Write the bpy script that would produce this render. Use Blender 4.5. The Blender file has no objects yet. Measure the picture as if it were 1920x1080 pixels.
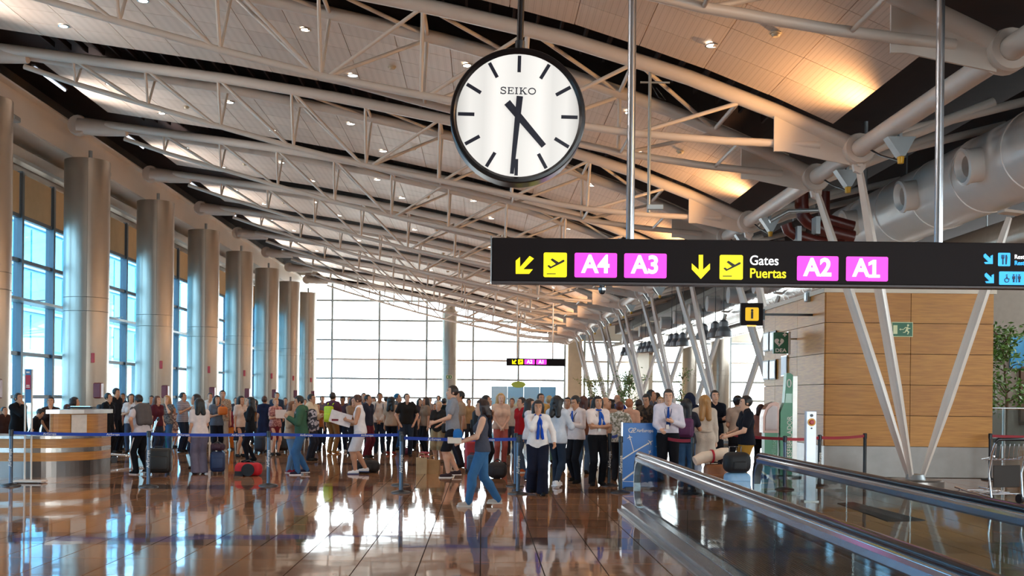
import bpy, math, random
import numpy as np
from mathutils import Vector, Matrix

# ------------------------------------------------------------------ camera, world, light
SC = bpy.context.scene
COL = SC.collection
F_PX, VPX, VPY, ROLL, EYE = 2000.0, 904.0, 745.0, 0.0105, 1.65
cam_d = bpy.data.cameras.new('camera'); cam = bpy.data.objects.new('camera', cam_d); COL.objects.link(cam)
cam_d.sensor_width = 36.0; cam_d.lens = F_PX / 1920 * 36.0
cam_d.shift_x = (960 - VPX) / 1920; cam_d.shift_y = (VPY - 540) / 1920
cam_d.clip_end = 600
cam.location = (0, 0, EYE); cam.rotation_euler = (math.pi / 2, -ROLL, 0)
SC.camera = cam
SC.view_settings.view_transform = 'Standard'; SC.view_settings.look = 'None'
SC.view_settings.gamma = 1.0; SC.view_settings.use_curve_mapping = False
SC.view_settings.exposure = 0.3
w = bpy.data.worlds.new('sky'); SC.world = w; w.use_nodes = True
bg = w.node_tree.nodes['Background']; bg.inputs[0].default_value = (0.93, 0.97, 1.0, 1); bg.inputs[1].default_value = 9.0
try:
    SC.cycles.max_bounces = 10; SC.cycles.diffuse_bounces = 5; SC.cycles.glossy_bounces = 4
    SC.cycles.transparent_max_bounces = 24; SC.cycles.caustics_reflective = False; SC.cycles.caustics_refractive = False
    SC.cycles.sample_clamp_indirect = 6.0
except Exception: pass
def portal(loc, rot, sx, sy):
    d = bpy.data.lights.new('window_portal', 'AREA'); d.shape = 'RECTANGLE'; d.size = sx; d.size_y = sy
    o = bpy.data.objects.new('window_portal', d); COL.objects.link(o); o.location = loc; o.rotation_euler = rot
    d.cycles.is_portal = True
portal((-16.4, 38, 4.9), (0, -math.pi/2, 0), 9.6, 106)
portal((4, 90.4, 5.5), (-math.pi/2, 0, 0), 40, 12)
portal((13.2, -14.4, 4.6), (math.pi/2, 0, 0), 22, 9)
portal((24.6, 38, 6.3), (0, math.pi/2, 0), 3.0, 100)

# ------------------------------------------------------------------ helpers
def lin(h):
    h = h.lstrip('#'); o = []
    for i in (0, 2, 4):
        c = int(h[i:i+2], 16) / 255
        o.append(c / 12.92 if c <= .04045 else ((c + .055) / 1.055) ** 2.4)
    return (o[0], o[1], o[2], 1)
MATS = {}
def mat(name, hexc, rough=.5, metal=0., var=.06, scale=6., bump=0., bscale=40., emit=0., spec=.5, coat=0., stretch=None):
    """principled surface with procedural tone variation and fine relief"""
    if name in MATS: return MATS[name]
    m = bpy.data.materials.new(name); m.use_nodes = True; nt = m.node_tree; N = nt.nodes; L = nt.links
    b = N['Principled BSDF']; c = lin(hexc)
    b.inputs['Base Color'].default_value = c; b.inputs['Roughness'].default_value = rough; b.inputs['Metallic'].default_value = metal
    b.inputs['Specular IOR Level'].default_value = spec
    if coat: b.inputs['Coat Weight'].default_value = coat; b.inputs['Coat Roughness'].default_value = .08
    if emit:
        b.inputs['Emission Color'].default_value = c; b.inputs['Emission Strength'].default_value = emit
    elif var or bump:
        tc = N.new('ShaderNodeTexCoord'); mp = N.new('ShaderNodeMapping'); L.new(tc.outputs['Object'], mp.inputs[0])
        if stretch: mp.inputs['Scale'].default_value = stretch
        if var:
            nz = N.new('ShaderNodeTexNoise'); nz.inputs['Scale'].default_value = scale; nz.inputs['Detail'].default_value = 3
            L.new(mp.outputs[0], nz.inputs['Vector'])
            mx = N.new('ShaderNodeMix'); mx.data_type = 'RGBA'
            mx.inputs[6].default_value = tuple(max(0, x * (1 - 2.2 * var)) for x in c[:3]) + (1,)
            mx.inputs[7].default_value = tuple(min(1, x * (1 + 2.2 * var)) for x in c[:3]) + (1,)
            L.new(nz.outputs[0], mx.inputs[0]); L.new(mx.outputs[2], b.inputs['Base Color'])
        if bump:
            n2 = N.new('ShaderNodeTexNoise'); n2.inputs['Scale'].default_value = bscale
            L.new(mp.outputs[0], n2.inputs['Vector'])
            bp = N.new('ShaderNodeBump'); bp.inputs['Strength'].default_value = bump; bp.inputs['Distance'].default_value = .02
            L.new(n2.outputs[0], bp.inputs['Height']); L.new(bp.outputs[0], b.inputs['Normal'])
    MATS[name] = m
    return m
def glass_mat(name, tint, refl=.08, rough=.02):
    if name in MATS: return MATS[name]
    m = bpy.data.materials.new(name); m.use_nodes = True; nt = m.node_tree; N = nt.nodes; L = nt.links
    N.remove(N['Principled BSDF']); out = N['Material Output']
    tr = N.new('ShaderNodeBsdfTransparent'); tr.inputs[0].default_value = lin(tint)
    gl = N.new('ShaderNodeBsdfGlossy'); gl.inputs['Roughness'].default_value = rough
    lw = N.new('ShaderNodeLayerWeight'); lw.inputs[0].default_value = .5
    pw = N.new('ShaderNodeMath'); pw.operation = 'POWER'; pw.inputs[1].default_value = 4.5; L.new(lw.outputs['Facing'], pw.inputs[0])
    ad = N.new('ShaderNodeMath'); ad.operation = 'MULTIPLY_ADD'; ad.inputs[1].default_value = refl * 6; ad.inputs[2].default_value = refl * .5; ad.use_clamp = True; L.new(pw.outputs[0], ad.inputs[0])
    mx = N.new('ShaderNodeMixShader'); L.new(ad.outputs[0], mx.inputs[0])
    L.new(tr.outputs[0], mx.inputs[1]); L.new(gl.outputs[0], mx.inputs[2]); L.new(mx.outputs[0], out.inputs[0])
    MATS[name] = m
    return m
class MB:
    """collects geometry, then links it as ONE mesh object"""
    def __init__(s): s.v = []; s.f = []; s.s = []
    def add(s, vs, fs, smooth=False):
        n = len(s.v); s.v += [tuple(p) for p in vs]; s.f += [tuple(i + n for i in f) for f in fs]; s.s += [smooth] * len(fs); return s
    def box(s, c, d, M=None, ch=0.):
        x, y, z = d[0] / 2, d[1] / 2, d[2] / 2
        if ch:
            ch = min(ch, x * .9, y * .9, z * .9); vs = []
            for sx in (-1, 1):
                for sy in (-1, 1):
                    for sz in (-1, 1):
                        vs += [(sx * x, sy * (y - ch), sz * (z - ch)), (sx * (x - ch), sy * y, sz * (z - ch)), (sx * (x - ch), sy * (y - ch), sz * z)]
            def I(sx, sy, sz, a): return ((sx * 4 + sy * 2 + sz) * 3 + a)
            fs = []
            for a in range(3):
                for t in (0, 1):
                    q = []
                    for (i, j) in ((0, 0), (1, 0), (1, 1), (0, 1)):
                        k = [0, 0, 0]; k[a] = t; k[(a + 1) % 3] = i; k[(a + 2) % 3] = j; q.append(I(k[0], k[1], k[2], a))
                    fs.append(q if t else q[::-1])
            for a in range(3):
                b_, c_ = (a + 1) % 3, (a + 2) % 3
                for i in (0, 1):
                    for j in (0, 1):
                        k0 = [0, 0, 0]; k0[b_] = i; k0[c_] = j; k1 = list(k0); k1[a] = 1
                        q = [I(*k0, b_), I(*k1, b_), I(*k1, c_), I(*k0, c_)]
                        fs.append(q if (i + j) % 2 else q[::-1])
            for sx in (0, 1):
                for sy in (0, 1):
                    for sz in (0, 1):
                        q = [I(sx, sy, sz, 0), I(sx, sy, sz, 1), I(sx, sy, sz, 2)]
                        fs.append(q if (sx + sy + sz) % 2 else q[::-1])
        else:
            vs = [(a * x, b * y, e * z) for a in (-1, 1) for b in (-1, 1) for e in (-1, 1)]
            fs = [(0, 1, 3, 2), (4, 6, 7, 5), (0, 4, 5, 1), (2, 3, 7, 6), (0, 2, 6, 4), (1, 5, 7, 3)]
        if M is not None: vs = [M @ Vector(p) for p in vs]
        return s.add([(p[0] + c[0], p[1] + c[1], p[2] + c[2]) for p in vs], fs)
    def tube(s, p0, p1, r0, r1=None, n=10, caps=True):
        r1 = r0 if r1 is None else r1; p0 = Vector(p0); p1 = Vector(p1); d = (p1 - p0).normalized()
        a = d.orthogonal().normalized(); b = d.cross(a); vs = []
        for p, r in ((p0, r0), (p1, r1)):
            for i in range(n):
                t = 2 * math.pi * i / n; vs.append(p + (a * math.cos(t) + b * math.sin(t)) * r)
        s.add(vs, [(i, (i + 1) % n, n + (i + 1) % n, n + i) for i in range(n)], True)
        if caps: s.add(vs[:n], [tuple(range(n))[::-1]]); s.add(vs[n:], [tuple(range(n))])
        return s
    def path(s, pts, r, n=8, caps=True, closed=False):
        pts = [Vector(p) for p in pts]; m = len(pts); rs = r if isinstance(r, (list, tuple)) else [r] * m
        a = None; vs = []
        for i, p in enumerate(pts):
            if closed: d = (pts[(i + 1) % m] - pts[i - 1]).normalized()
            else: d = (pts[min(i + 1, m - 1)] - pts[max(i - 1, 0)]).normalized()
            a = d.orthogonal().normalized() if a is None else (a - d * a.dot(d)).normalized()
            b = d.cross(a)
            for k in range(n):
                t = 2 * math.pi * k / n; vs.append(p + (a * math.cos(t) + b * math.sin(t)) * rs[i])
        fs = []
        for i in range(m if closed else m - 1):
            j = (i + 1) % m
            for k in range(n): fs.append((i * n + k, i * n + (k + 1) % n, j * n + (k + 1) % n, j * n + k))
        s.add(vs, fs, True)
        if caps and not closed: s.add(vs[:n], [tuple(range(n))[::-1]]); s.add(vs[-n:], [tuple(range(n))])
        return s
    def lathe(s, prof, c=(0, 0, 0), n=24, M=None, smooth=True, a0=0., a1=2 * math.pi):
        full = abs(a1 - a0 - 2 * math.pi) < 1e-6; m = n if full else n + 1
        for (r0, z0), (r1, z1) in zip(prof, prof[1:]):
            vs = []
            for r, z in ((r0, z0), (r1, z1)):
                for i in range(m):
                    t = a0 + (a1 - a0) * i / n; vs.append(Vector((r * math.cos(t), r * math.sin(t), z)))
            if M is not None: vs = [M @ p for p in vs]
            s.add([p + Vector(c) for p in vs], [(i, (i + 1) % m, m + (i + 1) % m, m + i) for i in range(n)], smooth)
        return s
    def prism(s, poly, t0, t1, fn):
        """poly in 2D extruded t0..t1; fn(u, v, t) -> xyz"""
        n = len(poly); vs = [fn(u, v, t0) for u, v in poly] + [fn(u, v, t1) for u, v in poly]
        return s.add(vs, [tuple(range(n))[::-1], tuple(range(n, 2 * n))] + [(i, (i + 1) % n, n + (i + 1) % n, n + i) for i in range(n)])
    def front(s, poly, y0, y1): return s.prism(poly, y1, y0, lambda u, v, t: (u, t, v))
    def build(s, name, m, parent=None, loc=None, rz=0., kind=None):
        me = bpy.data.meshes.new(name); me.from_pydata(s.v, [], s.f); me.polygons.foreach_set('use_smooth', s.s); me.update()
        if m: me.materials.append(m)
        o = bpy.data.objects.new(name, me); COL.objects.link(o)
        if parent: o.parent = parent
        if loc is not None: o.location = loc
        if rz: o.rotation_euler = (0, 0, rz)
        if kind: o['kind'] = kind
        return o
def inst(name, src, parent=None, loc=(0, 0, 0), rot=None, scale=None, m=None):
    o = bpy.data.objects.new(name, src.data); COL.objects.link(o); o.parent = parent; o.location = loc
    if rot is not None: o.rotation_euler = rot
    if scale is not None: o.scale = scale
    if m:
        o.material_slots[0].link = 'OBJECT'; o.material_slots[0].material = m
    return o
def tag(o, label, cat, group=None):
    o['label'] = label; o['category'] = cat
    if group: o['group'] = group
    return o
def thing(name, label, cat, loc=(0, 0, 0), rz=0., group=None):
    o = bpy.data.objects.new(name, None); COL.objects.link(o); o.location = loc; o.rotation_euler = (0, 0, rz)
    return tag(o, label, cat, group)
def dup(root, loc=None, rz=None, label=None):
    r = root.copy(); COL.objects.link(r)
    if loc is not None: r.location = loc
    if rz is not None: r.rotation_euler = (0, 0, rz)
    if label: r['label'] = label
    for ch in list(root.children):
        c = ch.copy(); COL.objects.link(c); c.parent = r
        for g in list(ch.children):
            d = g.copy(); COL.objects.link(d); d.parent = c
    return r
def struct(o): o['kind'] = 'structure'; return o
def sempty(name, loc=(0, 0, 0)):
    o = bpy.data.objects.new(name, None); COL.objects.link(o); o.location = loc; return struct(o)
_c, _s = math.cos(ROLL), math.sin(ROLL)
def uv(px, py):
    dx, dy = px - VPX, py - VPY
    return dx * _c + dy * _s, -dx * _s + dy * _c
def ground(px, py):
    u, v = uv(px, py); Y = F_PX * EYE / v; return u * Y / F_PX, Y
def at(px, py, Y):
    u, v = uv(px, py); return u * Y / F_PX, EYE - v * Y / F_PX
def text_mesh(txt, size, extr=.004, bold=0., align='CENTER', sx=1.):
    cu = bpy.data.curves.new('lettering', 'FONT'); cu.body = txt; cu.size = size; cu.extrude = extr; cu.offset = bold
    cu.align_x = align; cu.align_y = 'CENTER'; cu.resolution_u = 4
    o = bpy.data.objects.new('lettering', cu); COL.objects.link(o)
    dg = bpy.context.evaluated_depsgraph_get(); me = bpy.data.meshes.new_from_object(o.evaluated_get(dg))
    bpy.data.objects.remove(o); bpy.data.curves.remove(cu)
    return me
def text(name, txt, size, m, parent, loc, rot=(math.pi / 2, 0, 0), bold=0., align='CENTER', sx=1., extr=.004):
    me = text_mesh(txt, size, extr, bold, align); me.materials.append(m)
    o = bpy.data.objects.new(name, me); COL.objects.link(o); o.parent = parent; o.location = loc; o.rotation_euler = rot; o.scale = (sx, 1, 1)
    return o
def rrect(x0, x1, z0, z1, r, n=5):
    out = []
    for cx, cz, a in ((x1 - r, z1 - r, 0), (x0 + r, z1 - r, 90), (x0 + r, z0 + r, 180), (x1 - r, z0 + r, 270)):
        for i in range(n + 1):
            t = math.radians(a + 90 * i / n); out.append((cx + r * math.cos(t), cz + r * math.sin(t)))
    return out

# ------------------------------------------------------------------ materials
WHITE = mat('white_paint', '#DCCFC4', .38, 0, .03, 3)
STEELCLAD = mat('clad_steel', '#A2968A', .30, .6, .03, 2)
ALU = mat('aluminium', '#B9BCC2', .25, .9, .03, 10)
CHROME = mat('chrome', '#D5D7DA', .12, 1., .02, 10)
STEELDK = mat('brushed_steel', '#8D8884', .28, .8, .05, 8, stretch=(1, 1, 8))
BLACK = mat('black_plastic', '#15141A', .4, 0, .04)
RUBBER = mat('black_rubber', '#1B1C22', .32, 0, .04)
MULLION = mat('mullion_grey', '#4B5660', .4, .2, .04)
GREYMETAL = mat('grey_metal', '#9AA0A3', .35, .5, .04)
BLIND = mat('blind_fabric', '#C2AA86', .8, 0, .04, 3)
HEADER = mat('header_panel', '#8B827A', .25, .3, .05, 1.5)
DARKROOF = mat('dark_roof', '#2B1613', .8, 0, .2, 2)
MAROON = mat('maroon_pipe', '#5B2018', .4, 0, .08)
LOUVRE = mat('louvre_dark', '#2A1713', .6, 0, .1)
PLASTER = mat('plaster', '#E2D5C3', .7, 0, .03, 2)
PIER = mat('pier_stone', '#DCC9AC', .6, 0, .05, 3)
CONCRETE = mat('apron_concrete', '#C9C5BC', .8, 0, .06, .3)
RED = mat('signal_red', '#B3241F', .4, 0, .05)
DKRED = mat('hydrant_red', '#6E1A1C', .35, 0, .05)
GLASS = glass_mat('clear_glass', '#F4F8F8')
GLASSBLUE = glass_mat('tinted_glass', '#B4D6E8')
GLASSRAIL = glass_mat('balustrade_glass', '#DCE6E8', .11)
WHITEEMIT = mat('lit_white', '#FFFFFF', emit=1.15)
LAMPW = mat('lamp_white', '#FFF4E0', emit=9.)
def wood_mat(name, a, b_, rough=.35, axis=(0.6, 0.6, 9.)):
    m = bpy.data.materials.new(name); m.use_nodes = True; nt = m.node_tree; N = nt.nodes; L = nt.links; b = N['Principled BSDF']
    tc = N.new('ShaderNodeTexCoord'); mp = N.new('ShaderNodeMapping'); mp.inputs['Scale'].default_value = axis; L.new(tc.outputs['Object'], mp.inputs[0])
    nz = N.new('ShaderNodeTexNoise'); nz.inputs['Scale'].default_value = 4; nz.inputs['Detail'].default_value = 6; L.new(mp.outputs[0], nz.inputs['Vector'])
    oi = N.new('ShaderNodeObjectInfo'); ad = N.new('ShaderNodeMath'); ad.operation = 'MULTIPLY_ADD'; ad.inputs[1].default_value = .22; L.new(oi.outputs['Random'], ad.inputs[0]); L.new(nz.outputs[0], ad.inputs[2])
    rp = N.new('ShaderNodeValToRGB'); rp.color_ramp.elements[0].position = .35; rp.color_ramp.elements[0].color = lin(a); rp.color_ramp.elements[1].position = .8; rp.color_ramp.elements[1].color = lin(b_)
    L.new(ad.outputs[0], rp.inputs[0]); L.new(rp.outputs[0], b.inputs['Base Color']); b.inputs['Roughness'].default_value = rough
    MATS[name] = m; return m
WOOD = wood_mat('oak_veneer', '#A8681C', '#C98A34', .45)
WOODCTR = wood_mat('counter_oak', '#A2642B', '#C48740')
def granite(name, a, b_, c_):
    m = bpy.data.materials.new(name); m.use_nodes = True; nt = m.node_tree; N = nt.nodes; L = nt.links; b = N['Principled BSDF']
    tc = N.new('ShaderNodeTexCoord'); geo = N.new('ShaderNodeNewGeometry')
    n1 = N.new('ShaderNodeTexNoise'); n1.inputs['Scale'].default_value = 60; n1.inputs['Detail'].default_value = 5; L.new(geo.outputs['Position'], n1.inputs['Vector'])
    n2 = N.new('ShaderNodeTexNoise'); n2.inputs['Scale'].default_value = 1.3; n2.inputs['Detail'].default_value = 2; L.new(geo.outputs['Position'], n2.inputs['Vector'])
    oi = N.new('ShaderNodeObjectInfo')
    ad = N.new('ShaderNodeMath'); ad.operation = 'MULTIPLY_ADD'; ad.inputs[1].default_value = .45; L.new(oi.outputs['Random'], ad.inputs[0]); L.new(n2.outputs[0], ad.inputs[2])
    av = N.new('ShaderNodeMath'); av.operation = 'MULTIPLY_ADD'; av.inputs[1].default_value = .5; L.new(n1.outputs[0], av.inputs[0]); L.new(ad.outputs[0], av.inputs[2])
    rp = N.new('ShaderNodeValToRGB'); e = rp.color_ramp.elements; e[0].position = .5; e[0].color = lin(a); e[1].position = 1.15 if False else 1.0; e[1].color = lin(c_)
    em = e.new(.75); em.color = lin(b_)
    L.new(av.outputs[0], rp.inputs[0]); L.new(rp.outputs[0], b.inputs['Base Color'])
    b.inputs['Roughness'].default_value = .05; b.inputs['IOR'].default_value = 1.65
    n3 = N.new('ShaderNodeTexNoise'); n3.inputs['Scale'].default_value = 2.2; n3.inputs['Detail'].default_value = 1; L.new(geo.outputs['Position'], n3.inputs['Vector'])
    bp = N.new('ShaderNodeBump'); bp.inputs['Strength'].default_value = .012; bp.inputs['Distance'].default_value = .1
    L.new(n3.outputs[0], bp.inputs['Height']); L.new(bp.outputs[0], b.inputs['Normal'])
    MATS[name] = m; return m
GRANITE = granite('granite_tan', '#7E5740', '#97694C', '#B0805D')
GRANDARK = granite('granite_brown', '#4F3628', '#5F4232', '#74503B')
def perf_mat():
    m = bpy.data.materials.new('perforated_panel'); m.use_nodes = True; nt = m.node_tree; N = nt.nodes; L = nt.links; b = N['Principled BSDF']
    geo = N.new('ShaderNodeNewGeometry'); oi = N.new('ShaderNodeObjectInfo')
    vo = N.new('ShaderNodeTexVoronoi'); vo.inputs['Scale'].default_value = 28; vo.inputs['Randomness'].default_value = 0.; L.new(geo.outputs['Position'], vo.inputs['Vector'])
    rp = N.new('ShaderNodeValToRGB'); rp.color_ramp.elements[0].position = .18; rp.color_ramp.elements[0].color = lin('#BCA693'); rp.color_ramp.elements[1].position = .4; rp.color_ramp.elements[1].color = lin('#DCC8B8')
    L.new(vo.outputs['Distance'], rp.inputs[0])
    hs = N.new('ShaderNodeHueSaturation'); ml = N.new('ShaderNodeMath'); ml.operation = 'MULTIPLY_ADD'; ml.inputs[1].default_value = .14; ml.inputs[2].default_value = .93
    L.new(oi.outputs['Random'], ml.inputs[0]); L.new(ml.outputs[0], hs.inputs['Value']); L.new(rp.outputs[0], hs.inputs['Color'])
    L.new(hs.outputs[0], b.inputs['Base Color']); b.inputs['Roughness'].default_value = .42
    MATS['perforated_panel'] = m; return m
PERF = perf_mat()

# ------------------------------------------------------------------ floor
P0, PITCH = 21.0, 8.14
def zc(k): return P0 + PITCH * k
TW, TD, TY0 = .6, .98, 9.7
fl = struct(MB().box((4, 38, -.11), (40.2, 104.4, .2)).build('floor', mat('grout', '#241812', .7)))
tile = MB().box((0, 0, -.006), (TW - .011, TD - .011, .012)).build('floor_tile', GRANITE, fl)
random.seed(4); made = 0; taken = set(); big = MB(); bigd = MB()
def dark_row(j): return (j - 2) % 7 == 0
cand = []
for j in range(0, 13):
    yc = TY0 + TD * (j + .5)
    for i in range(-14, 18):
        xc = TW * (i + .5)
        if abs(xc * F_PX / yc) < 1000 and (xc * F_PX / yc) > -900: cand.append((yc, i, j))
cand.sort()
for yc, i, j in cand[:300]:
    taken.add((i, j)); o = tile if made == 0 else inst('floor_tile', tile, fl); made += 1
    o.location = (TW * (i + .5), yc, 0)
    if dark_row(j): o.material_slots[0].link = 'OBJECT'; o.material_slots[0].material = GRANDARK
for j in range(-23, 82):
    row = sorted(i for (i, jj) in taken if jj == j); y0 = TY0 + TD * j; b = bigd if dark_row(j) else big
    if y0 > 40:
        b.box((4, y0 + TD / 2, -.006), (40, TD - .004, .012)); continue
    for i in range(-26, 40):
        if (i, j) in taken: continue
        b.box((TW * (i + .5), y0 + TD / 2, -.006), (TW - .011, TD - .011, .012))
big.build('floor_tile_field', GRANITE, fl, kind='stuff'); bigd.build('dark_floor_tile_field', GRANDARK, fl, kind='stuff')
struct(MB().box((-70, 20, -.6), (106, 149.8, .5)).build('ground_side', CONCRETE)); struct(MB().box((0, 160, -.6), (300, 130, .5)).build('ground_end', CONCRETE))

# ------------------------------------------------------------------ roof shape
TX = [-15.5, -14.2, -12.8, -10.35, -6.95, -3.93, -1.0, 1.4, 3.67, 5.32, 6.9]
TZ = [11.35, 11.15, 10.95, 10.6, 10.12, 9.6, 9.0, 8.42, 7.7, 7.05, 6.35]
BX = [-13.4, -12.8, -11.15, -9.18, -7.2, -5.23, -3.23, -1.29, .7, 2.4, 4.4, 6.2]
BZ = [10.85, 10.62, 10.08, 9.52, 8.96, 8.43, 7.95, 7.52, 7.1, 6.72, 6.5, 6.38]
def tz(x): return float(np.interp(x, TX, TZ))
def bz(x): return float(np.interp(x, BX, BZ))
# dark deck above the panels, closing walls above the glazing
deck = MB(); xs = [-16.3, -13, -10, -7, -4, -1, 2, 4.5, 7, 9.5, 24.4]
zs = [12.6, 12.2, 11.7, 11.3, 10.8, 10.2, 9.5, 8.9, 8.3, 8.25, 8.3]
for a in range(len(xs) - 1):
    deck.prism([(xs[a], zs[a]), (xs[a + 1], zs[a + 1]), (xs[a + 1], zs[a + 1] + .2), (xs[a], zs[a] + .2)], -14.2, 90.5, lambda u, v, t: (u, t, v))
ceiling = struct(deck.build('ceiling', DARKROOF))
# curved strips of perforated panels between the trusses
NXP = 16; pan_far = MB(); npan = 0
px_edges = np.linspace(-12.7, 6.4, NXP + 1)
def panel(b, xa, xb, ya, yb):
    za, zb = tz(xa) + .17, tz(xb) + .17; g = .007; g2 = .012
    vs = [(xa + g, ya + g, za), (xb - g, ya + g, zb), (xb - g, yb - g, zb), (xa + g, yb - g, za)]
    b.add(vs + [(x, y, z + .03) for x, y, z in vs], [(3, 2, 1, 0), (4, 5, 6, 7), (0, 1, 5, 4), (1, 2, 6, 5), (2, 3, 7, 6), (3, 0, 4, 7)])
for k in range(-4, 9):
    y0, y1 = zc(k) + 1.4, zc(k + 1) - 1.4
    if k == 8: y0, y1 = zc(8) + 1.5, 89.8
    ny = 5 if k < 8 else 2
    for i in range(NXP):
        for j in range(ny):
            ya = y0 + (y1 - y0) * j / ny; yb = y0 + (y1 - y0) * (j + 1) / ny
            if 0 <= k <= 2 or (k == -1 and i >= 8):
                b = MB(); panel(b, px_edges[i], px_edges[i + 1], ya, yb); b.build('ceiling_panel', PERF, ceiling); npan += 1
            else: panel(pan_far, px_edges[i], px_edges[i + 1], ya, yb)
pan_far.build('ceiling_panel_field', PERF, ceiling, kind='stuff')
bk_ = MB()
for k in range(-4, 9):
    y0, y1 = zc(k) + 1.42, (zc(k + 1) - 1.42 if k < 8 else 89.9)
    for i in range(NXP):
        xa, xb = px_edges[i], px_edges[i + 1]; za, zb = tz(xa) + .205, tz(xb) + .205
        bk_.add([(xa, y0, za), (xb, y0, zb), (xb, y1, zb), (xa, y1, za), (xa, y0, za + .05), (xb, y0, zb + .05), (xb, y1, zb + .05), (xa, y1, za + .05)], [(3, 2, 1, 0), (4, 5, 6, 7), (0, 1, 5, 4), (1, 2, 6, 5), (2, 3, 7, 6), (3, 0, 4, 7)])
bk_.build('panel_backing', mat('backing_cream', '#E8D8C4', .6, 0, .03), ceiling)
# frames lining the slots above each truss, with louvre slats
lv = MB()
for k in range(-1, 4):
    y0, y1 = zc(k) - 1.5, zc(k) + 1.5
    for i in range(40):
        x = -12.4 + i * .48
        if x > 6.2: break
        lv.box((x, zc(k), tz(x) + .75), (.05, 3.0, .16))
lv.build('louvre_slats', LOUVRE, ceiling, kind='stuff')
ORDN = 'first second third fourth fifth sixth seventh eighth ninth tenth eleventh twelfth thirteenth fourteenth fifteenth sixteenth seventeenth eighteenth nineteenth'.split()
# recessed lights and detectors in the panels
dl0 = None; det0 = None
for k in range(-1, 7):
    for t in (.22, .78):
        y = zc(k) + 1.5 + (PITCH - 3) * t
        for x in (-11.2, -7.6, -4.0, -.4, 3.2):
            dxx = x + (.7 if t > .5 else 0)
            if dl0 is None:
                dl0 = thing('ceiling_downlight', 'small recessed ceiling downlight', 'ceiling light')
                MB().lathe([(.13, -.02), (.10, -.02), (.10, .01)], n=16).build('rim', CHROME, dl0)
                MB().lathe([(.10, .0), (0, .0)], n=16).build('lens', LAMPW, dl0)
                ld = bpy.data.lights.new('downlight_beam', 'SPOT'); ld.energy = 90; ld.color = (1, .9, .8); ld.spot_size = 1.9; ld.spot_blend = .6; ld.shadow_soft_size = .08
                lo = bpy.data.objects.new('downlight_beam', ld); COL.objects.link(lo); lo.parent = dl0; lo.location = (0, 0, -.05)
                r = dl0
            else: r = dup(dl0)
            r.location = (dxx, y, tz(dxx) + .155); r['group'] = 'downlights in the perforated ceiling'
            r['label'] = 'round ceiling downlight, %s strip from the camera, %s from the windows, %s row' % (ORDN[k + 1], ORDN[(-11.2, -7.6, -4.0, -.4, 3.2).index(x)], 'nearer' if t < .5 else 'farther')
    y = zc(k) + 1.5 + (PITCH - 3) * .5
    for x in (-9.3, -2.2, 4.6):
        if det0 is None:
            det0 = thing('smoke_detector', 'small round smoke detector on the perforated ceiling', 'detector')
            MB().lathe([(.0, -.07), (.05, -.07), (.075, -.04), (.075, -.02), (.1, -.02), (.1, .0)], n=16).build('housing', mat('cream_plastic', '#C9B99F', .5), det0)
            r = det0
        else: r = dup(det0)
        r.location = (x, y, tz(x) + .155); r['group'] = 'smoke detectors on the ceiling'; r['label'] = 'small round smoke detector, %s ceiling strip from the camera, %s from the windows' % (ORDN[k + 1], ORDN[(-9.3, -2.2, 4.6).index(x)])

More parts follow.
